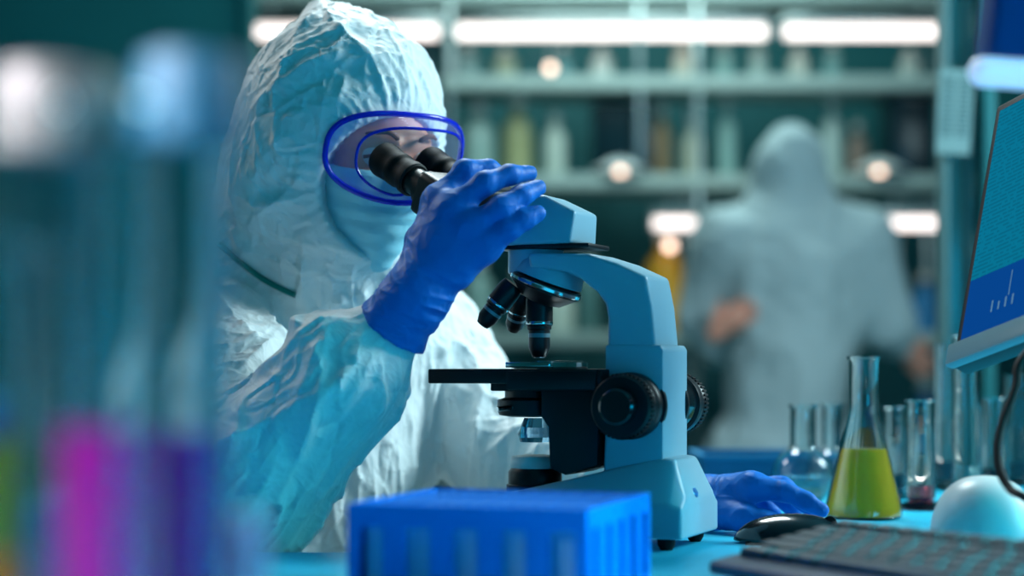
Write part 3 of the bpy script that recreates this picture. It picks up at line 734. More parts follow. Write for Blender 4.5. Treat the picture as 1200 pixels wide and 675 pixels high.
# ------------------------------------------------------------------ glassware
def vessel_prof(outer, wall=0.0018, floor_t=0.003):
    """closed wall profile from an outer profile running bottom to top"""
    inner = [(max(r-wall, 0.0004), max(z, outer[0][1]+floor_t)) for r, z in outer]
    return outer+inner[::-1]
def liquid_prof(outer, h, wall=0.0024, floor_t=0.004):
    z0 = outer[0][1]+floor_t; out = [(0.0004, z0)]
    zs = np.linspace(z0, h, 16)
    rr = np.interp(zs, [z for r, z in outer], [r for r, z in outer])
    out += [(max(float(r)-wall, 0.0005), float(z)) for r, z in zip(rr, zs)]
    return out+[(0.0004, h)]
LQ = {}
def liquid_mat(name, c, rough=0.02, tr_=0.8):
    if name not in LQ: LQ[name] = material(name, c, rough, trans=tr_, ior=1.33, mottled=0)
    return LQ[name]
def flask(loc, label, H, rb, rn, liq=None, zl=0, group=None):
    t = thing('conical_flask', label, 'flask', loc, group)
    out = [(0.001, 0), (rb*0.9, 0), (rb, 0.004), (rb*0.995, 0.012), (rn*1.15, H*0.60), (rn, H*0.66), (rn, H*0.97), (rn*1.12, H*0.985), (rn*1.14, H)]
    MB().lathe(vessel_prof(out), (0, 0, 0), 56).build('glass_body', M['glass'], t, local=True)
    if liq: MB().lathe(liquid_prof(out, zl), (0, 0, 0), 48).build('liquid', liq, t, local=True)
    return t
def cylinder(name, cat, loc, label, r, H, liq=None, zl=0, foot=True, group=None, marks=True, cap=None, gm_=None):
    t = thing(name, label, cat, loc, group); gm_ = gm_ or M['glass']
    out = [(0.001, 0.0), (r*0.8, 0.0), (r, 0.006), (r, H*0.985), (r*1.12, H*0.992), (r*1.14, H)]
    if foot: out = [(a, b+0.012) for a, b in out]
    MB().lathe(vessel_prof(out), (0, 0, 0), 44).build('glass_body', gm_, t, local=True)
    if foot: MB().lathe([(r*1.5, 0), (r*1.7, 0.003), (r*1.6, 0.008), (r*0.9, 0.0115)], (0, 0, 0), 6 if r > 0.012 else 24).build('foot', M['glass'], t, local=True)
    if liq: MB().lathe(liquid_prof(out, zl), (0, 0, 0), 40).build('liquid', liq, t, local=True)
    if False:
        g = MB()
        for k in range(9):
            z = H*(0.2+0.08*k); m_ = 8 if k % 2 == 0 else 5
            pts = [((r+0.0003)*math.cos(-1.8+q*0.1), (r+0.0003)*math.sin(-1.8+q*0.1), z) for q in range(m_)]
            g.tube(pts, 0.0005, 5)
        g.build('graduation_marks', M['whiteplastic'], t, local=True)
    if cap: MB().lathe([(r*1.25, H*0.93), (r*1.3, H*0.94), (r*1.3, H+0.012), (r*1.2, H+0.016)], (0, 0, 0), 40).build('cap', cap, t, local=True)
    return t
YEL = liquid_mat('yellow solution', (255, 214, 60), tr_=0.3); PUR = liquid_mat('purple solution', (104, 18, 155), tr_=0.2); MAG = liquid_mat('magenta solution', (245, 35, 190), tr_=0.2)
PNK = liquid_mat('pink solution', (255, 120, 140)); DRK = liquid_mat('dark blue solution', (20, 50, 80)); GRN = liquid_mat('olive green solution', (130, 175, 45), tr_=0.2)
ORG = liquid_mat('orange solution', (255, 150, 20), tr_=0.2); LIL = liquid_mat('lilac solution', (255, 185, 235), tr_=0.05); CYN = liquid_mat('clear solution', (190, 235, 240))
q = P(1012, 607, 2.29); flask((q.x, q.y, TZ), 'conical flask of yellow liquid beside the blue gloved hand', 0.2, 0.048, 0.0185, YEL, 0.086)
def stand_at(px, Y): return (P(px, 0, Y).x, Y, TZ)
# boiling flasks behind
def boiling(px, Y, R, ztop, rn, label):
    t = thing('boiling_flask', label, 'flask', stand_at(px, Y))
    H = ztop-TZ; out = [(0.001, 0.0)]
    for k in range(3, 29):
        a = PI*k/32
        r, z = R*math.sin(a), R-R*math.cos(a)
        if a > PI/2 and r < rn*1.05: break
        out.append((r, max(z-0.003, 0)))
    out += [(rn, out[-1][1]+0.006), (rn, H*0.96), (rn*1.15, H*0.98), (rn*1.18, H)]
    MB().lathe(vessel_prof(out), (0, 0, 0), 48).build('glass_body', M['glass'], t, local=True)
    MB().lathe(liquid_prof(out, R*0.9), (0, 0, 0), 40).build('liquid', CYN, t, local=True)
boiling(941, 2.50, 0.042, P(0, 474, 2.50).z, 0.017, 'round bottom glass flask left of the yellow flask, wide neck')
boiling(975, 2.72, 0.036, P(0, 473, 2.72).z, 0.014, 'round bottom glass flask just behind the yellow flask')
def cyl_px(px, py_top, half, Y, label, liq=None, py_l=0, foot=True, name='measuring_cylinder', cat='cylinder', **k):
    r = half/FPX*Y; zt = P(0, py_top, Y).z
    return cylinder(name, cat, stand_at(px, Y), label, r, zt-TZ-(0.012 if foot else 0), liq, (P(0, py_l, Y).z-TZ) if liq else 0, foot, **k)
cyl_px(1049, 477, 13, 2.62, 'short glass cylinder of dark blue liquid right behind the yellow flask', DRK, 555)
t = cyl_px(1079, 469, 17, 2.42, 'glass cylinder with pink over purple liquid right of the yellow flask', PUR, 592)
r = 15/FPX*2.42; z0_, z1_ = P(0, 591, 2.42).z-TZ, P(0, 568, 2.42).z-TZ
MB().lathe([(0.0004, z0_), (r-0.0012, z0_), (r-0.0012, z1_), (0.0004, z1_)], (0, 0, 0), 36).build('upper_liquid', PNK, t, local=True)
cyl_px(1107, 402, 13, 2.78, 'tall glass cylinder, the tallest rim showing left of the monitor', DRK, 540)
cyl_px(1134, 392, 17, 2.48, 'wide tall glass cylinder under the monitor corner', CYN, 545)
cyl_px(1166, 466, 16, 2.56, 'short glass cylinder under the monitor near the black cable', DRK, 548)
cyl_px(1192, 440, 14, 2.85, 'thin glass cylinder at the right edge behind the cable', DRK, 540)
# big blurred glassware in front at the left
M['glass_front'] = material('hazy glass', (225, 245, 250), 0.0, trans=1.0, ior=1.45, mottled=0)
t = cyl_px(-18, 285, 56, 0.74, 'nearest glass cylinder at the left edge holding olive green over orange liquid', ORG, 645)
r = 56/FPX*0.74-0.0026; z0_, z1_ = P(0, 644, 0.74).z-TZ, P(0, 512, 0.74).z-TZ
MB().lathe([(0.0004, z0_), (r, z0_), (r, z1_), (0.0004, z1_)], (0, 0, 0), 40).build('upper_liquid', GRN, t, local=True)
cyl_px(62, 95, 56, 0.80, 'tall glass cylinder with a white cap at the far left', None, 0, gm_=M['glass_front'], cap=material('grey white cap', (80, 86, 84), 0.5))
cyl_px(122, 118, 60, 0.70, 'blurred foreground glass cylinder of bright magenta liquid', MAG, 500, gm_=M['glass_front'])
cyl_px(224, 78, 47, 0.78, 'blurred foreground glass cylinder of deep purple liquid', PUR, 505, gm_=M['glass_front'], cap=material('cyan stopper', (22, 84, 108), 0.6))
cyl_px(284, 598, 30, 0.86, 'small blurred foreground vial of lilac liquid beside purple cylinder', LIL, 606, foot=False, name='vial', cat='vial', marks=False)

# ------------------------------------------------------------------ blue tube rack in front
rk_y = 1.40
rl, rr_ = P(390, 0, rk_y), P(688, 0, rk_y)
rz = P(0, 597, rk_y).z
W_, Dp = rr_.x-rl.x+0.004, 0.2
rot = math.radians(-18)
rack = thing('tube_rack', 'blurred bright blue plastic tube rack in the foreground', 'rack', (rr_.x, rk_y, TZ))
Hh = rz-TZ
R_ = Matrix.Rotation(rot, 3, 'Z')
def rl_(x, y, z): return (R_ @ Vector((x, y, 0)))+Vector((0, 0, z))
def rbox(mb, x0, x1, y0, y1, z0, z1): mb.box(rl_((x0+x1)/2, (y0+y1)/2, (z0+z1)/2), (x1-x0, y1-y0, z1-z0), R_)
b = MB(); rbox(b, -W_, 0, 0, 0.003, Hh-0.018, Hh); rbox(b, -W_, 0, 0, 0.003, 0, 0.012); rbox(b, -W_, 0, Dp-0.003, Dp, 0, Hh); rbox(b, -W_, -W_+0.003, 0.003, Dp-0.003, 0, Hh)
nx_ = 5; pw = W_/nx_
for k in range(nx_+1):
    xc = -W_+k*pw; x0 = max(-W_, xc-0.010); x1 = min(0, xc+0.010)
    rbox(b, x0, x1, 0, 0.003, 0.012, Hh-0.018)
rbox(b, -0.003, 0, 0.003, Dp-0.003, Hh-0.016, Hh); rbox(b, -0.003, 0, 0.003, Dp-0.003, 0, 0.010)
for k in range(6):
    y0 = 0.003+k*(Dp-0.006)/5; rbox(b, -0.003, 0.001, max(0.003, y0-0.012), min(Dp-0.003, y0+0.012), 0.010, Hh-0.016)
rbox(b, -W_+0.003, -0.003, 0.003, Dp-0.003, 0, 0.003)
b.build('rack_body', M['rack'], rack, local=True, smooth=False)
b = MB(); rbox(b, -W_+0.012, -0.014, 0.012, Dp-0.012, 0.003, Hh-0.010)
b.build('inner_block', material('lighter blue insert', (110, 185, 235), 0.4), rack, local=True, smooth=False)
# top plate with round holes
b = MB(); ny_ = 8
for i in range(nx_*2):
    for j in range(ny_):
        x0 = -W_+0.003+i*(W_-0.006)/(nx_*2); x1 = x0+(W_-0.006)/(nx_*2); y0 = 0.003+j*(Dp-0.006)/ny_; y1 = y0+(Dp-0.006)/ny_
        cx, cy, rad = (x0+x1)/2, (y0+y1)/2, 0.0078; nseg = 16
        for zz in (Hh-0.004, Hh-0.001):
            V, F = [], []
            for k in range(nseg):
                a = 2*PI*(k+0.5)/nseg; c, s_ = math.cos(a), math.sin(a); sc = 1/max(abs(c), abs(s_))
                V.append(rl_(cx+rad*c, cy+rad*s_, zz)); V.append(rl_(cx+(x1-x0)/2*c*sc, cy+(y1-y0)/2*s_*sc, zz))
            for k in range(nseg): F.append([2*k, 2*k+1, (2*k+3) % (2*nseg), (2*k+2) % (2*nseg)])
            b.add(V, F)
b.build('top_plate', M['rack'], rack, local=True, smooth=False)

# ------------------------------------------------------------------ keyboard, mouse, dome, cable
ku = Vector((0.5, -0.866, 0)).normalized(); kv = Vector((0.866, 0.5, 0)).normalized()
K0 = Vector((P(829, 0, 1.63).x, 1.63, TZ))
kb = thing('keyboard', 'dark computer keyboard blurred at the lower right in front of the mouse', 'keyboard', tuple(K0))
KL, KD = 0.44, 0.165
def kz(v): return 0.016+0.028*v/KD
def kp(u, v, z): return K0+ku*u+kv*v+Vector((0, 0, z))
V = [kp(0, 0, 0.004), kp(KL, 0, 0.004), kp(KL, KD, 0.02), kp(0, KD, 0.02), kp(0, 0, kz(0)), kp(KL, 0, kz(0)), kp(KL, KD, kz(KD)), kp(0, KD, kz(KD))]
mesh('shell', V, [[0,3,2,1],[4,5,6,7],[0,1,5,4],[1,2,6,5],[2,3,7,6],[3,0,4,7]], M['kbody'], kb, bevel=0.005, seg=3)
for v in (0.012, KD-0.02):
    for u in (0.04, KL-0.04):
        MB().box(kp(u, v, (0.004+0.016*v/KD)/2+0.0008), (0.014, 0.014, 0.004+0.016*v/KD), Matrix((ku, kv, (0, 0, 1))).transposed()).build('foot', M['rubber'], kb)
kn = (ku.cross((kv*KD+Vector((0, 0, 0.028))).normalized())).normalized()
kvt = (kv*KD+Vector((0, 0, 0.028))).normalized()
KM = Matrix((ku, kvt, kn)).transposed()
rows = [(0.030, [1.4, 1.2, 1.2, 6.0, 1.2, 1.2, 1.4, 1.4]), (0.0515, [2.3]+[1]*10+[2.7]), (0.0705, [1.8]+[1]*11+[2.2]), (0.0895, [1.5]+[1]*12+[1.5]), (0.1085, [1]*13+[2]), (0.134, [1]*15)]
for rv, ks in rows:
    unit = (KL-0.03)/15; u = 0.015
    tot = sum(ks); unit = (KL-0.03)/tot
    for wk in ks:
        wd = wk*unit
        cc = kp(u+wd/2, rv, kz(rv)+0.0042)
        x, y, z = (wd-0.0025)/2, 0.0082, 0.0042
        V = []
        for zz, sc in ((-z, 1.0), (z, 0.80)):
            for a, b_ in ((-1, -1), (1, -1), (1, 1), (-1, 1)): V.append(cc+KM @ Vector((a*(x-(1-sc)*y), b_*y*sc, zz)))
        mesh('key', V, [[0,3,2,1],[4,5,6,7],[0,1,5,4],[1,2,6,5],[2,3,7,6],[3,0,4,7]], M['key'], kb, bevel=0.0012)
        u += wd
# mouse
mp = P(932, 0, 1.955); MO = Vector((mp.x, 1.955, TZ))
ms = thing('computer_mouse', 'black computer mouse between the blue glove and the keyboard', 'mouse', tuple(MO), rz=math.radians(-14))
def mouse_sdf(p):
    v = ell(p, (-0.006, 0, 0.0), (0.060, 0.033, 0.032)); v = su(v, ell(p, (0.018, 0, -0.002), (0.044, 0.031, 0.026)), 0.015)
    return np.maximum(v, 0.0022-p[:, 2])
V, F = nets(mouse_sdf, (-0.08, -0.05, -0.012), (0.08, 0.05, 0.05), 0.002)
mesh('mouse_shell', relax(V, F, 2), F, M['blackgloss'], ms, local=True)
MB().box((0.0, 0, 0.0015), (0.10, 0.05, 0.003)).build('glide_pad', M['rubber'], ms, local=True)
MB().lathe([(0.004, -0.003), (0.0075, -0.002), (0.0075, 0.002), (0.004, 0.003)], (0.036, 0, 0.0225), 24, axis=(0, 1, 0)).build('scroll_wheel', M['rubber'], ms, local=True)
dm = P(1154, 0, 1.82)
dome = thing('domed_device', 'white rounded dome standing between the keyboard and the glassware', 'device', (dm.x, 1.82, TZ))
R0 = 0.053
pf = [(R0*0.85, 0.0), (R0*0.97, 0.004)]+[(R0*math.cos(a)**0.8 if a < 1.55 else 0.001, 0.018+0.062*math.sin(a)) for a in np.linspace(0.0, PI/2, 18)]
MB().lathe(pf, (0, 0, 0), 48).build('shell', M['whiteplastic'], dome, local=True)
MB().lathe([(R0*1.0, 0.010), (R0*1.005, 0.011), (R0*1.005, 0.013), (R0*1.0, 0.014)], (0, 0, 0), 48, closed=True).build('seam_ring', M['bezel'], dome, local=True)

# ------------------------------------------------------------------ monitor at the right
vU = Vector((0.25, 0.42, 0.87)).normalized(); uU = Vector((1, -1.7, 0.533)); uU = (uU-vU*uU.dot(vU)).normalized(); nU = uU.cross(vU).normalized()
MP0 = P(1114, 430, 1.93)
MWd, MHt = 0.50, 0.335
stand_c = MP0+uU*(MWd/2)-nU*0.14
mon = thing('monitor', 'computer monitor with a cyan page of text and a blue panel', 'monitor', (stand_c.x, stand_c.y, TZ))
MM = Matrix((uU, vU, nU)).transposed()
def mp_(u, v, n_): return MP0+uU*u+vU*v+nU*n_
MB().box(mp_(MWd/2, MHt/2, -0.012), (MWd, MHt, 0.022), MM).build('housing', M['black'], mon, bevel=0.004)
MB().box(mp_(MWd/2, 0.0115, 0.0015), (MWd+0.004, 0.025, 0.012), MM).build('lower_bezel', M['bezel'], mon, bevel=0.003)
def screen_mat():
    m = bpy.data.materials.new('lit screen page'); m.use_nodes = True; nt = m.node_tree; L = nt.links
    b = nt.nodes['Principled BSDF']; b.inputs['Base Color'].default_value = (0.005, 0.01, 0.02, 1); b.inputs['Roughness'].default_value = 0.4; b.inputs['Specular IOR Level'].default_value = 0.0
    uv = nt.nodes.new('ShaderNodeUVMap'); sx = nt.nodes.new('ShaderNodeSeparateXYZ'); L.new(uv.outputs[0], sx.inputs[0])
    def mth(op, a, b_=None, c=None):
        n_ = nt.nodes.new('ShaderNodeMath'); n_.operation = op
        for i, q_ in enumerate((a, b_, c)):
            if q_ is None: continue
            if isinstance(q_, (int, float)): n_.inputs[i].default_value = q_
            else: L.new(q_, n_.inputs[i])
        return n_.outputs[0]
    x, y = sx.outputs[0], sx.outputs[1]
    fr = mth('FRACT', mth('MULTIPLY', y, 58.0)); line = mth('GREATER_THAN', fr, 0.55)
    nz_ = nt.nodes.new('ShaderNodeTexNoise'); nz_.inputs['Scale'].default_value = 1.0; nz_.inputs['Detail'].default_value = 1
    cb = nt.nodes.new('ShaderNodeCombineXYZ'); L.new(mth('MULTIPLY', x, 90.0), cb.inputs[0]); L.new(mth('MULTIPLY', mth('FLOOR', mth('MULTIPLY', y, 58.0)), 7.3), cb.inputs[1])
    L.new(cb.outputs[0], nz_.inputs['Vector'])
    word = mth('GREATER_THAN', nz_.outputs['Fac'], 0.44)
    ink = mth('MULTIPLY', mth('MULTIPLY', line, word), 0.30)
    panel = mth('LESS_THAN', y, 0.255)
    mixa = nt.nodes.new('ShaderNodeMix'); mixa.data_type = 'RGBA'; L.new(ink, mixa.inputs['Factor']); mixa.inputs[6].default_value = rgba((0, 112, 142)); mixa.inputs[7].default_value = rgba((0, 50, 78))
    mixb = nt.nodes.new('ShaderNodeMix'); mixb.data_type = 'RGBA'; L.new(panel, mixb.inputs['Factor']); L.new(mixa.outputs[2], mixb.inputs[6]); mixb.inputs[7].default_value = rgba((0, 64, 138))
    L.new(mixb.outputs[2], b.inputs['Emission Color']); b.inputs['Emission Strength'].default_value = 1.0
    return m
sv = [(0.008, 0.026), (MWd-0.008, 0.026), (MWd-0.008, MHt-0.01), (0.008, MHt-0.01)]
scr = mesh('screen', [mp_(u, v, -0.0005) for u, v in sv], [[0, 1, 2, 3]], screen_mat(), mon, smooth=False)
ul = scr.data.uv_layers.new(name='UVMap')
for lp in scr.data.loops: 
    vi = lp.vertex_index; ul.data[lp.index].uv = ((0, 0), (1, 0), (1, 1), (0, 1))[vi]
g = MB()
for k, (u, h_) in enumerate([(0.050, 0.014), (0.060, 0.010), (0.070, 0.012), (0.080, 0.012), (0.100, 0.016), (0.110, 0.016), (0.116, 0.009), (0.126, 0.013), (0.140, 0.012), (0.15, 0.016)]):
    g.box(mp_(u, 0.050+h_/2, 0.0003), (0.0022, h_, 0.0003), MM)
g.box(mp_(0.073, 0.078, 0.0003), (0.0012, 0.03, 0.0003), MM)
g.build('chart_bars', material('pale chart marks', (20, 50, 80), 0.5, emit=(60, 140, 190), estr=0.45, mottled=0), scr, smooth=False)
sc_ = mp_(MWd/2, MHt*0.45, -0.022)
MB().tube(smooth_path([sc_, sc_-nU*0.06, Vector((stand_c.x, stand_c.y, sc_.z-0.05)), Vector((stand_c.x, stand_c.y, TZ+0.015))], 6), 0.02, 14).build('stand_neck', M['black'], mon)
MB().lathe([(0.11, 0), (0.115, 0.004), (0.105, 0.012), (0.03, 0.016)], (0, 0, 0), 40).build('stand_base', M['black'], mon, local=True)
cb = MB().tube(smooth_path([mp_(0.20, 0.06, -0.03), P(1205, 412, 1.76), P(1190, 455, 1.74), P(1172, 505, 1.72), P(1170, 545, 1.70), P(1183, 572, 1.68), P(1202, 584, 1.66), P(1230, 606, 1.665), Vector((0.52, 1.66, TZ+0.006)), Vector((0.56, 1.60, TZ+0.0045)), Vector((0.66, 1.48, TZ+0.0045)), Vector((0.85, 1.40, TZ+0.0045))], 8), 0.0042, 12)
tag(cb.build('cable', M['rubber']), 'black monitor cable hanging in a curve at the right edge', 'cable')

# lamp in front at the upper right
lp = thing('desk_lamp', 'blue lamp with a white glowing bar at the top right corner', 'lamp', (P(1290, 0, 1.42).x, 1.42, TZ))
c0, c1 = P(1152, 84, 1.42), P(1330, 96, 1.42)
MB().tube([c0, c1], 0.0115, 20).lathe([(0.0115*math.sin(PI*k/10), -0.0115*math.cos(PI*k/10)) for k in range(11)], c0, 20).build('light_bar', material('lit diffuser', (225, 232, 250), 0.4, emit=(196, 212, 245), estr=0.62, mottled=0), lp)
dx_ = c1-c0
MB().add([c0+Vector((0.004, 0, 0.010)), c1+Vector((0, 0, 0.010)), c1+Vector((0, 0.07, 0.010)), c0+Vector((0.008, 0.07, 0.010)),
          c0+Vector((0.010, 0, 0.085)), c1+Vector((0, 0, 0.085)), c1+Vector((0, 0.05, 0.085)), c0+Vector((0.012, 0.05, 0.085))],
         [[0,3,2,1],[4,5,6,7],[0,1,5,4],[1,2,6,5],[2,3,7,6],[3,0,4,7]]).build('lamp_housing', material('deep blue lamp shell', (0, 62, 122), 0.5, spec=0.2), lp, bevel=0.008, seg=3)
bx = P(1290, 0, 1.42).x
MB().tube(smooth_path([(bx, 1.46, TZ+0.01), (bx+0.03, 1.46, TZ+0.20), (bx, 1.455, c1.z+0.08)], 6), 0.011, 12).build('lamp_arm', M['steel'], lp)
MB().lathe([(0.07, 0), (0.075, 0.004), (0.06, 0.014), (0.015, 0.018)], (bx, 1.46, TZ), 36).build('lamp_base', M['black'], lp)

# ------------------------------------------------------------------ blue boxes
def crate(name, label, x0, x1, y, d, z0, z1, m, rim, cat='box'):
    t = thing(name, label, cat, ((x0+x1)/2, y, z0))
    th = 0.004; b = MB()
    b.box(((x0+x1)/2, y-d/2+th/2, (z0+z1)/2), (x1-x0, th, z1-z0)); b.box(((x0+x1)/2, y+d/2-th/2, (z0+z1)/2), (x1-x0, th, z1-z0))
    b.box((x0+th/2, y, (z0+z1)/2), (th, d-2*th, z1-z0)); b.box((x1-th/2, y, (z0+z1)/2), (th, d-2*th, z1-z0)); b.box(((x0+x1)/2, y, z0+th/2), (x1-x0-2*th, d-2*th, th))
    b.build('bin_body', m, t, smooth=False)
    b = MB(); e = 0.006
    for c_, s_ in ((((x0+x1)/2, y-d/2, z1), (x1-x0+2*e, 2*e, 0.008)), (((x0+x1)/2, y+d/2, z1), (x1-x0+2*e, 2*e, 0.008)), ((x0, y, z1), (2*e, d-2*e, 0.008)), ((x1, y, z1), (2*e, d-2*e, 0.008))): b.box(c_, s_)
    b.build('rim', rim, t, bevel=0.001)
    return t
xl = P(86, 0, 1.73).x
crate('storage_bin', 'blue plastic storage bin behind the glass cylinders at left', xl-0.16, xl, 1.785, 0.11, TZ, P(0, 381, 1.73).z, M['bluebox'], material('pale blue rim', (120, 180, 215), 0.4))
crate('storage_tray', 'low teal blue tray behind the gloved hand', P(838, 0, 2.6).x, P(1003, 0, 2.6).x, 2.86, 0.2, TZ, P(0, 536, 2.76).z, material('teal tray plastic', (0, 95, 140), 0.5), material('teal tray rim', (0, 110, 155), 0.5), 'tray')

# ------------------------------------------------------------------ right hand partition posts with paper
M['post'] = material('grey painted post', (84, 118, 120), 0.4)
pt = thing('partition_post', 'tall steel and glass post at the right carrying a paper notice', 'post', (P(1128, 0, 3.6).x, 3.6, 0))
xa, xb = P(1101, 0, 3.6).x, P(1160, 0, 3.6).x
MB().box((xa+0.006, 3.6, ZC/2), (0.012, 0.06, ZC-0.002)).build('edge_rail', M['post'], pt, bevel=0.002)
MB().box((xa+0.045, 3.63, ZC/2), (0.066, 0.01, ZC-0.002)).build('glass_panel', material('greenish glass sheet', (130, 190, 190), 0.1, trans=0.35, ior=1.45), pt, bevel=0.001)
MB().box((xa+0.055, 3.61, ZC/2), (0.010, 0.03, ZC-0.002)).build('inner_rail', M['post'], pt, bevel=0.002)
MB().box((xb-0.008, 3.60, ZC/2), (0.022, 0.07, ZC-0.002)).build('outer_rail', M['wall'], pt, bevel=0.003)
pn = thing('paper_notice', 'small printed paper notice fixed to the steel post', 'notice', tuple(P(1120, 180, 3.55)))
c = P(1119, 131, 3.56)
MB().box(c, (0.066, 0.002, 0.163), Matrix.Rotation(0.06, 3, 'Y')).build('sheet', M['paper'], pn)
b = MB()
for k in range(13):
    for cx in (-0.015, 0.016):
        wl = 0.020+0.006*random.random()
        b.box(c+Matrix.Rotation(0.06, 3, 'Y') @ Vector((cx, -0.0018, 0.066-k*0.0092)), (wl, 0.0006, 0.0036), Matrix.Rotation(0.06, 3, 'Y'))
b.build('print_lines', M['ink'], pn, smooth=False)

# ------------------------------------------------------------------ background shelving, lamps and things on it
BY = 6.9
K = BY/FPX
def bx_(px): return (px-600)*K
def bz_(py): return CZ+(HOR-py)*K
shf = thing('shelving_unit', 'long steel shelving unit along the back of the lab', 'shelf', (0.8, BY, 0))
for px in (300, 528, 812, 1098):
    for yy in (BY-0.165, BY+0.165): MB().box((bx_(px), yy, bz_(-40)/2), (0.02, 0.02, bz_(-40))).build('upright', M['steel'], shf, bevel=0.003)
for py in (5, 105, 218, 398, 560, 640):
    xl_ = bx_(520 if py > 5 else 284)
    MB().box(((xl_+bx_(1106))/2, BY, bz_(py)), (bx_(1106)-xl_, 0.36, 0.05)).build('shelf_board', M['shelf'], shf, bevel=0.004)
MB().box((bx_(745), BY-0.17, bz_(90)), (0.018, 0.012, bz_(5)-bz_(218))).build('brace', M['steel'], shf, bevel=0.003)
cab = thing('cabinet', 'teal cabinet standing at the back left behind the hooded person', 'cabinet', (bx_(430), BY+0.44, 0))
MB().box((bx_(430), BY+0.44, 1.2), (0.55, 0.4, 2.4)).build('carcass', material('teal cabinet paint', (40, 100, 108), 0.5), cab, bevel=0.006)
for sx_ in (-1, 1):
    d_ = MB().box((bx_(430)+sx_*0.137, BY+0.23, 1.2), (0.262, 0.02, 2.3)).build('door', material('cabinet door paint', (46, 108, 116), 0.45), cab, bevel=0.004)
    MB().box((bx_(430)+sx_*0.03, BY+0.21, 1.2), (0.014, 0.02, 0.18)).build('handle', M['steel'], d_, bevel=0.003)
# fluorescent tubes
def tube_lamp(px0_, px1_, py, y, label, hang, r=0.022):
    k = y/FPX; x0, x1, z = (px0_-600)*k, (px1_-600)*k, CZ+(HOR-py)*k
    t = thing('tube_lamp', label, 'lamp', ((x0+x1)/2, y, z+0.05))
    MB().tube([(x0, y, z), (x1, y, z)], r, 20).build('tube', M['tube'], t)
    MB().box(((x0+x1)/2, y, z+r+0.016), (x1-x0, 0.09, 0.03)).build('housing', M['steel'], t, bevel=0.004)
    for xx in (x0+0.12*(x1-x0), x1-0.12*(x1-x0)): MB().tube([(xx, y, z+r+0.02), (xx, y, hang)], 0.006, 10).build('hanger', M['steel'], t)
    for xx in (x0, x1): MB().box((xx, y, z+0.008), (0.014, 0.06, 0.075)).build('end_cap', M['steel'], t, bevel=0.003)
tube_lamp(292, 516, 38, 6.745, 'white fluorescent tube lamp partly behind the white hood', bz_(5)-0.024)
tube_lamp(534, 899, 38, 6.745, 'long white fluorescent tube lamp in the middle of the row', bz_(5)-0.024)
tube_lamp(916, 1104, 38, 6.745, 'white fluorescent tube lamp at the right end of the row', bz_(5)-0.024)
tube_lamp(764, 1104, 262, 6.745, 'lower fluorescent tube lamp behind the standing person', bz_(218)-0.024, 0.019)
def glow_bulb(px, py, y, label, r=0.019, dish=True):  # bulbs without a dish are added in place of reflected glints
    k = y/FPX; c = Vector(((px-600)*k, y, CZ+(HOR-py)*k)); t = thing('glow_bulb', label, 'lamp', tuple(c))
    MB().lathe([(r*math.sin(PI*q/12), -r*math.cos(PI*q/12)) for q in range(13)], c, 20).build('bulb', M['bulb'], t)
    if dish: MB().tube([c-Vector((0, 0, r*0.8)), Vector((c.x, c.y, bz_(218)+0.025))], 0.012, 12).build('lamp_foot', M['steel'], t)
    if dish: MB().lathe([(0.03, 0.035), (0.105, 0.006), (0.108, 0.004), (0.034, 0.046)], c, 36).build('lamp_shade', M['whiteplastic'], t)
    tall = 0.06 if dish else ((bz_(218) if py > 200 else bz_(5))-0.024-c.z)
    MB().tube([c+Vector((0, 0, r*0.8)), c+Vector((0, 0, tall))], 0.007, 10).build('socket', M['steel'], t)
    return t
glow_bulb(727, 202, 6.78, 'round shaded bulb lamp on the shelf left of the standing person')
glow_bulb(1030, 202, 6.78, 'round shaded bulb lamp on the shelf right of the standing person')
glow_bulb(785, 288, 6.745, 'bare bulb added for a reflected glint below the lower tube at left', 0.019, False)
glow_bulb(1048, 288, 6.745, 'bare bulb added for a reflected glint below the lower tube at right', 0.018, False)
glow_bulb(645, 80, 6.745, 'bare bulb added for a reflected glint below the upper tube row left of centre', 0.017, False)
# bottles, jars and boxes: (px, base row, half width px, height px, colour, kind, label)
bm_ = {}
def bmat(c, tr=0.0):
    if (c, tr) not in bm_: bm_[(c, tr)] = material('bottle %d %d %d' % c, c, 0.25, trans=tr, mottled=0.04)
    return bm_[(c, tr)]
def bottle(px, py, hw, hp, c, label, tr=0.0, cap=(200, 205, 200), y=BY-0.03):
    k = y/FPX; r, H = hw*k, hp*k; t = thing('bottle', label, 'bottle', ((px-600)*k, y, py))
    MB().lathe([(r*0.9, 0), (r, 0.006), (r, H*0.62), (r*0.8, H*0.70), (r*0.42, H*0.77), (r*0.40, H*0.88)], (0, 0, 0), 24).build('bottle_body', bmat(c, tr), t, local=True)
    MB().lathe([(r*0.5, H*0.87), (r*0.5, H), (r*0.42, H*1.01)], (0, 0, 0), 20).build('cap', bmat(cap), t, local=True)
def carton(px, py, hw, hp, c, label, y=BY, name='box', d=0.22):
    k = y/FPX; t = thing(name, label, 'box', ((px-600)*k, y, py))
    MB().box((0, 0, hp*k*0.5), (2*hw*k, d, hp*k)).build('box_body', bmat(c), t, local=True, bevel=0.006)
    MB().box((0, 0, hp*k*0.94), (2*hw*k+0.008, d+0.008, hp*k*0.10)).build('lid', bmat(tuple(min(255, v+12) for v in c)), t, local=True, bevel=0.004)
sh = lambda py: bz_(py)+0.0225
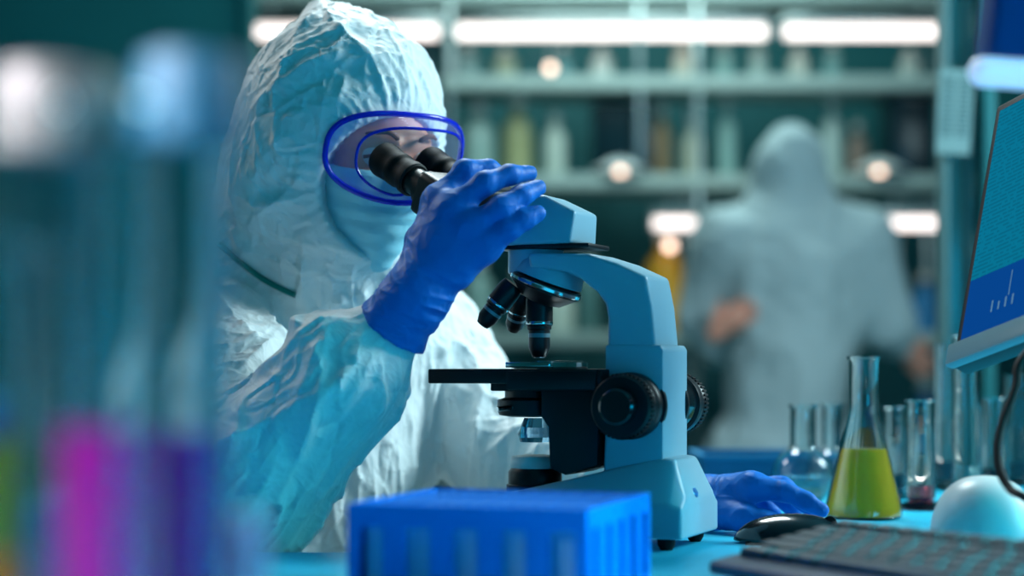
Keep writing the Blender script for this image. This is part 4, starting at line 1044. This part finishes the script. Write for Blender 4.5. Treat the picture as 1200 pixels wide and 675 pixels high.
for a in [(548, sh(105), 12, 46, (120, 150, 150), 'grey bottle on the upper shelf nearest the hood'), (592, sh(105), 14, 40, (150, 160, 140), 'tan jar bottle on the upper shelf near the hood'),
          (660, sh(105), 10, 44, (90, 140, 145), 'teal bottle on the upper shelf left of the middle upright'), (705, sh(105), 12, 42, (190, 200, 195), 'pale bottle on the upper shelf just left of the upright'),
          (800, sh(105), 11, 52, (205, 205, 190), 'cream bottle on the upper shelf right of the upright'), (848, sh(105), 10, 50, (130, 175, 172), 'pale teal bottle on the upper shelf above the hood'),
          (888, sh(105), 9, 56, (170, 195, 190), 'thin pale bottle on the upper shelf beside the lamp joint'), (935, sh(105), 11, 44, (195, 205, 195), 'pale bottle on the upper shelf right of the far hood'),
          (975, sh(105), 10, 48, (110, 160, 160), 'teal bottle on the upper shelf right of the far hood'), (1065, sh(105), 12, 40, (160, 180, 175), 'grey bottle on the upper shelf near the post')]: bottle(*a)
for a in [(560, sh(218), 20, 88, (130, 155, 150), 'large grey bottle on the middle shelf near goggles'), (606, sh(218), 17, 96, (150, 150, 110), 'olive bottle on the middle shelf near goggles'),
          (650, sh(218), 13, 78, (190, 200, 190), 'pale bottle on the middle shelf beside the upright'), (775, sh(218), 12, 86, (130, 110, 85), 'brown bottle on the middle shelf left of the far hood'),
          (812, sh(218), 12, 70, (190, 190, 170), 'cream bottle on the middle shelf beside the far hood'), (852, sh(218), 10, 96, (150, 185, 180), 'slim pale bottle on the middle shelf touching the far hood'),
          (975, sh(218), 12, 96, (185, 200, 195), 'pale bottle on the middle shelf right of the far hood'), (1005, sh(218), 12, 66, (130, 110, 100), 'brown bottle on the middle shelf near the dark box')]: bottle(*a)
carton(728, sh(218), 34, 86, (6, 30, 38), 'black box on the middle shelf left of the standing person'); carton(1062, sh(218), 26, 96, (4, 30, 40), 'black box on the middle shelf right of the standing person')
carton(630, sh(105), 10, 30, (30, 80, 86), 'small dark box on the upper shelf', d=0.15)
for a in [(560, sh(398), 18, 90, (120, 150, 145), 'grey bottle on the lower shelf beside the objective lenses'), (610, sh(398), 15, 75, (40, 90, 96), 'dark teal bottle on the lower shelf behind the lenses'),
          (655, sh(398), 18, 60, (190, 200, 190), 'pale bottle on the lower shelf behind the microscope arm gap'), (690, sh(398), 13, 90, (90, 130, 130), 'teal bottle on the lower shelf behind the microscope arm'),
          (779, sh(398), 22, 125, (205, 150, 40), 'tall amber yellow bottle on the lower shelf behind the standing person'), (1085, sh(398), 16, 70, (30, 110, 160), 'blue bottle on the lower shelf beside the post')]: bottle(*a)
for a in [(545, sh(560), 22, 120, (90, 130, 130), 'grey bottle on the bottom shelf left'), (640, sh(560), 22, 100, (150, 165, 160), 'pale bottle on the bottom shelf behind the microscope'), (1085, sh(560), 20, 110, (25, 100, 150), 'blue bottle on the bottom shelf near the post'), (812, sh(560), 14, 110, (20, 60, 66), 'dark bottle on the bottom shelf left of the standing person')]: bottle(*a)

# ------------------------------------------------------------------ standing person in the background
FY = 5.6
def Q_(px, py, dy=0.0): return P(px, py, FY+dy)
fh = Q_(925, 196)
def far_sdf(p):
    v = ell(p, fh, (0.100, 0.115, 0.130))
    v = su(v, cone(p, fh+Vector((0.0, 0, 0.06)), Q_(922, 158), 0.07, 0.03), 0.04)
    nb = Q_(928, 255); v = su(v, cone(p, fh-Vector((0, 0, 0.06)), nb, 0.10, 0.12), 0.06)
    ch = Q_(930, 330); wa = Q_(925, 440); hp_ = Q_(915, 520)
    t = ell(p, ch, (0.235, 0.15, 0.27)); t = su(t, cone(p, wa, hp_, 0.15, 0.17), 0.10); t = su(t, cone(p, ch, wa, 0.17, 0.155), 0.1)
    for s_, sh_, el_, wr_ in ((-1, Q_(852, 285), Q_(826, 372, 0.05), Q_(846, 408, 0.06)), (1, Q_(1008, 285), Q_(1040, 380, 0.03), Q_(1054, 402, 0.20))):
        t = su(t, cone(p, nb-Vector((0, 0, 0.06)), sh_, 0.10, 0.09), 0.08)
        t = su(t, cone(p, sh_, el_, 0.095, 0.078), 0.05); t = su(t, cone(p, el_, wr_, 0.075, 0.05), 0.03)
    v = su(v, t, 0.06)
    for s_ in (-1, 1):
        a_ = Vector((hp_.x+s_*0.10, hp_.y, hp_.z-0.05)); b_ = Vector((hp_.x+s_*0.12, hp_.y, 0.08))
        v = su(v, cone(p, a_, b_, 0.13, 0.09), 0.05)
        v = su(v, cone(p, b_-Vector((0, 0.02, 0.02)), b_+Vector((0, 0.14, -0.03)), 0.06, 0.05), 0.04)
    return v
fp = thing('person', 'person in a white hooded coverall standing with back turned in the background', 'person', (fh.x, FY, 0))
V, F = nets(far_sdf, (fh.x-0.6, FY-0.4, 0.0), (fh.x+0.6, FY+0.6, 1.85), 0.012)
V[:, 2] = np.maximum(V[:, 2], 0.005)
V = relax(V, F, 2); V, F = subdivide(V, F); N = normals(V, F)
V = V+N*(0.010*ridge(V*np.array([9, 9, 3.5]), 61)+0.004*ridge(V*20, 62))[:, None]
V[:, 2] = np.maximum(V[:, 2], 0.002)
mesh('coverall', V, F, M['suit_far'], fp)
def far_hand(w_, dirv):
    side = dirv.cross(Vector((0, 1, 0))).normalized()
    def sdf(p):
        v = cone(p, w_, w_+dirv*0.08, 0.026, 0.036)
        for k in range(4):
            b_ = w_+dirv*0.075+side*(k-1.5)*0.021; v = su(v, cone(p, b_, b_+dirv*(0.065 if k in (1, 2) else 0.05)+Vector((0, -0.02, 0)), 0.012, 0.009), 0.004)
        return su(v, cone(p, w_+dirv*0.02+side*0.03, w_+dirv*0.07+side*0.06, 0.014, 0.010), 0.01)
    c_ = np.array(w_); V, F = nets(sdf, c_-0.18, c_+0.18, 0.005); mesh('hand', relax(V, F, 1), F, M['skin'], fp)
far_hand(Q_(838, 392, -0.10), Vector((0.55, -0.15, 0.45)).normalized())
far_hand(Q_(1056, 404, 0.15), Vector((0.5, 0.3, -0.45)).normalized())
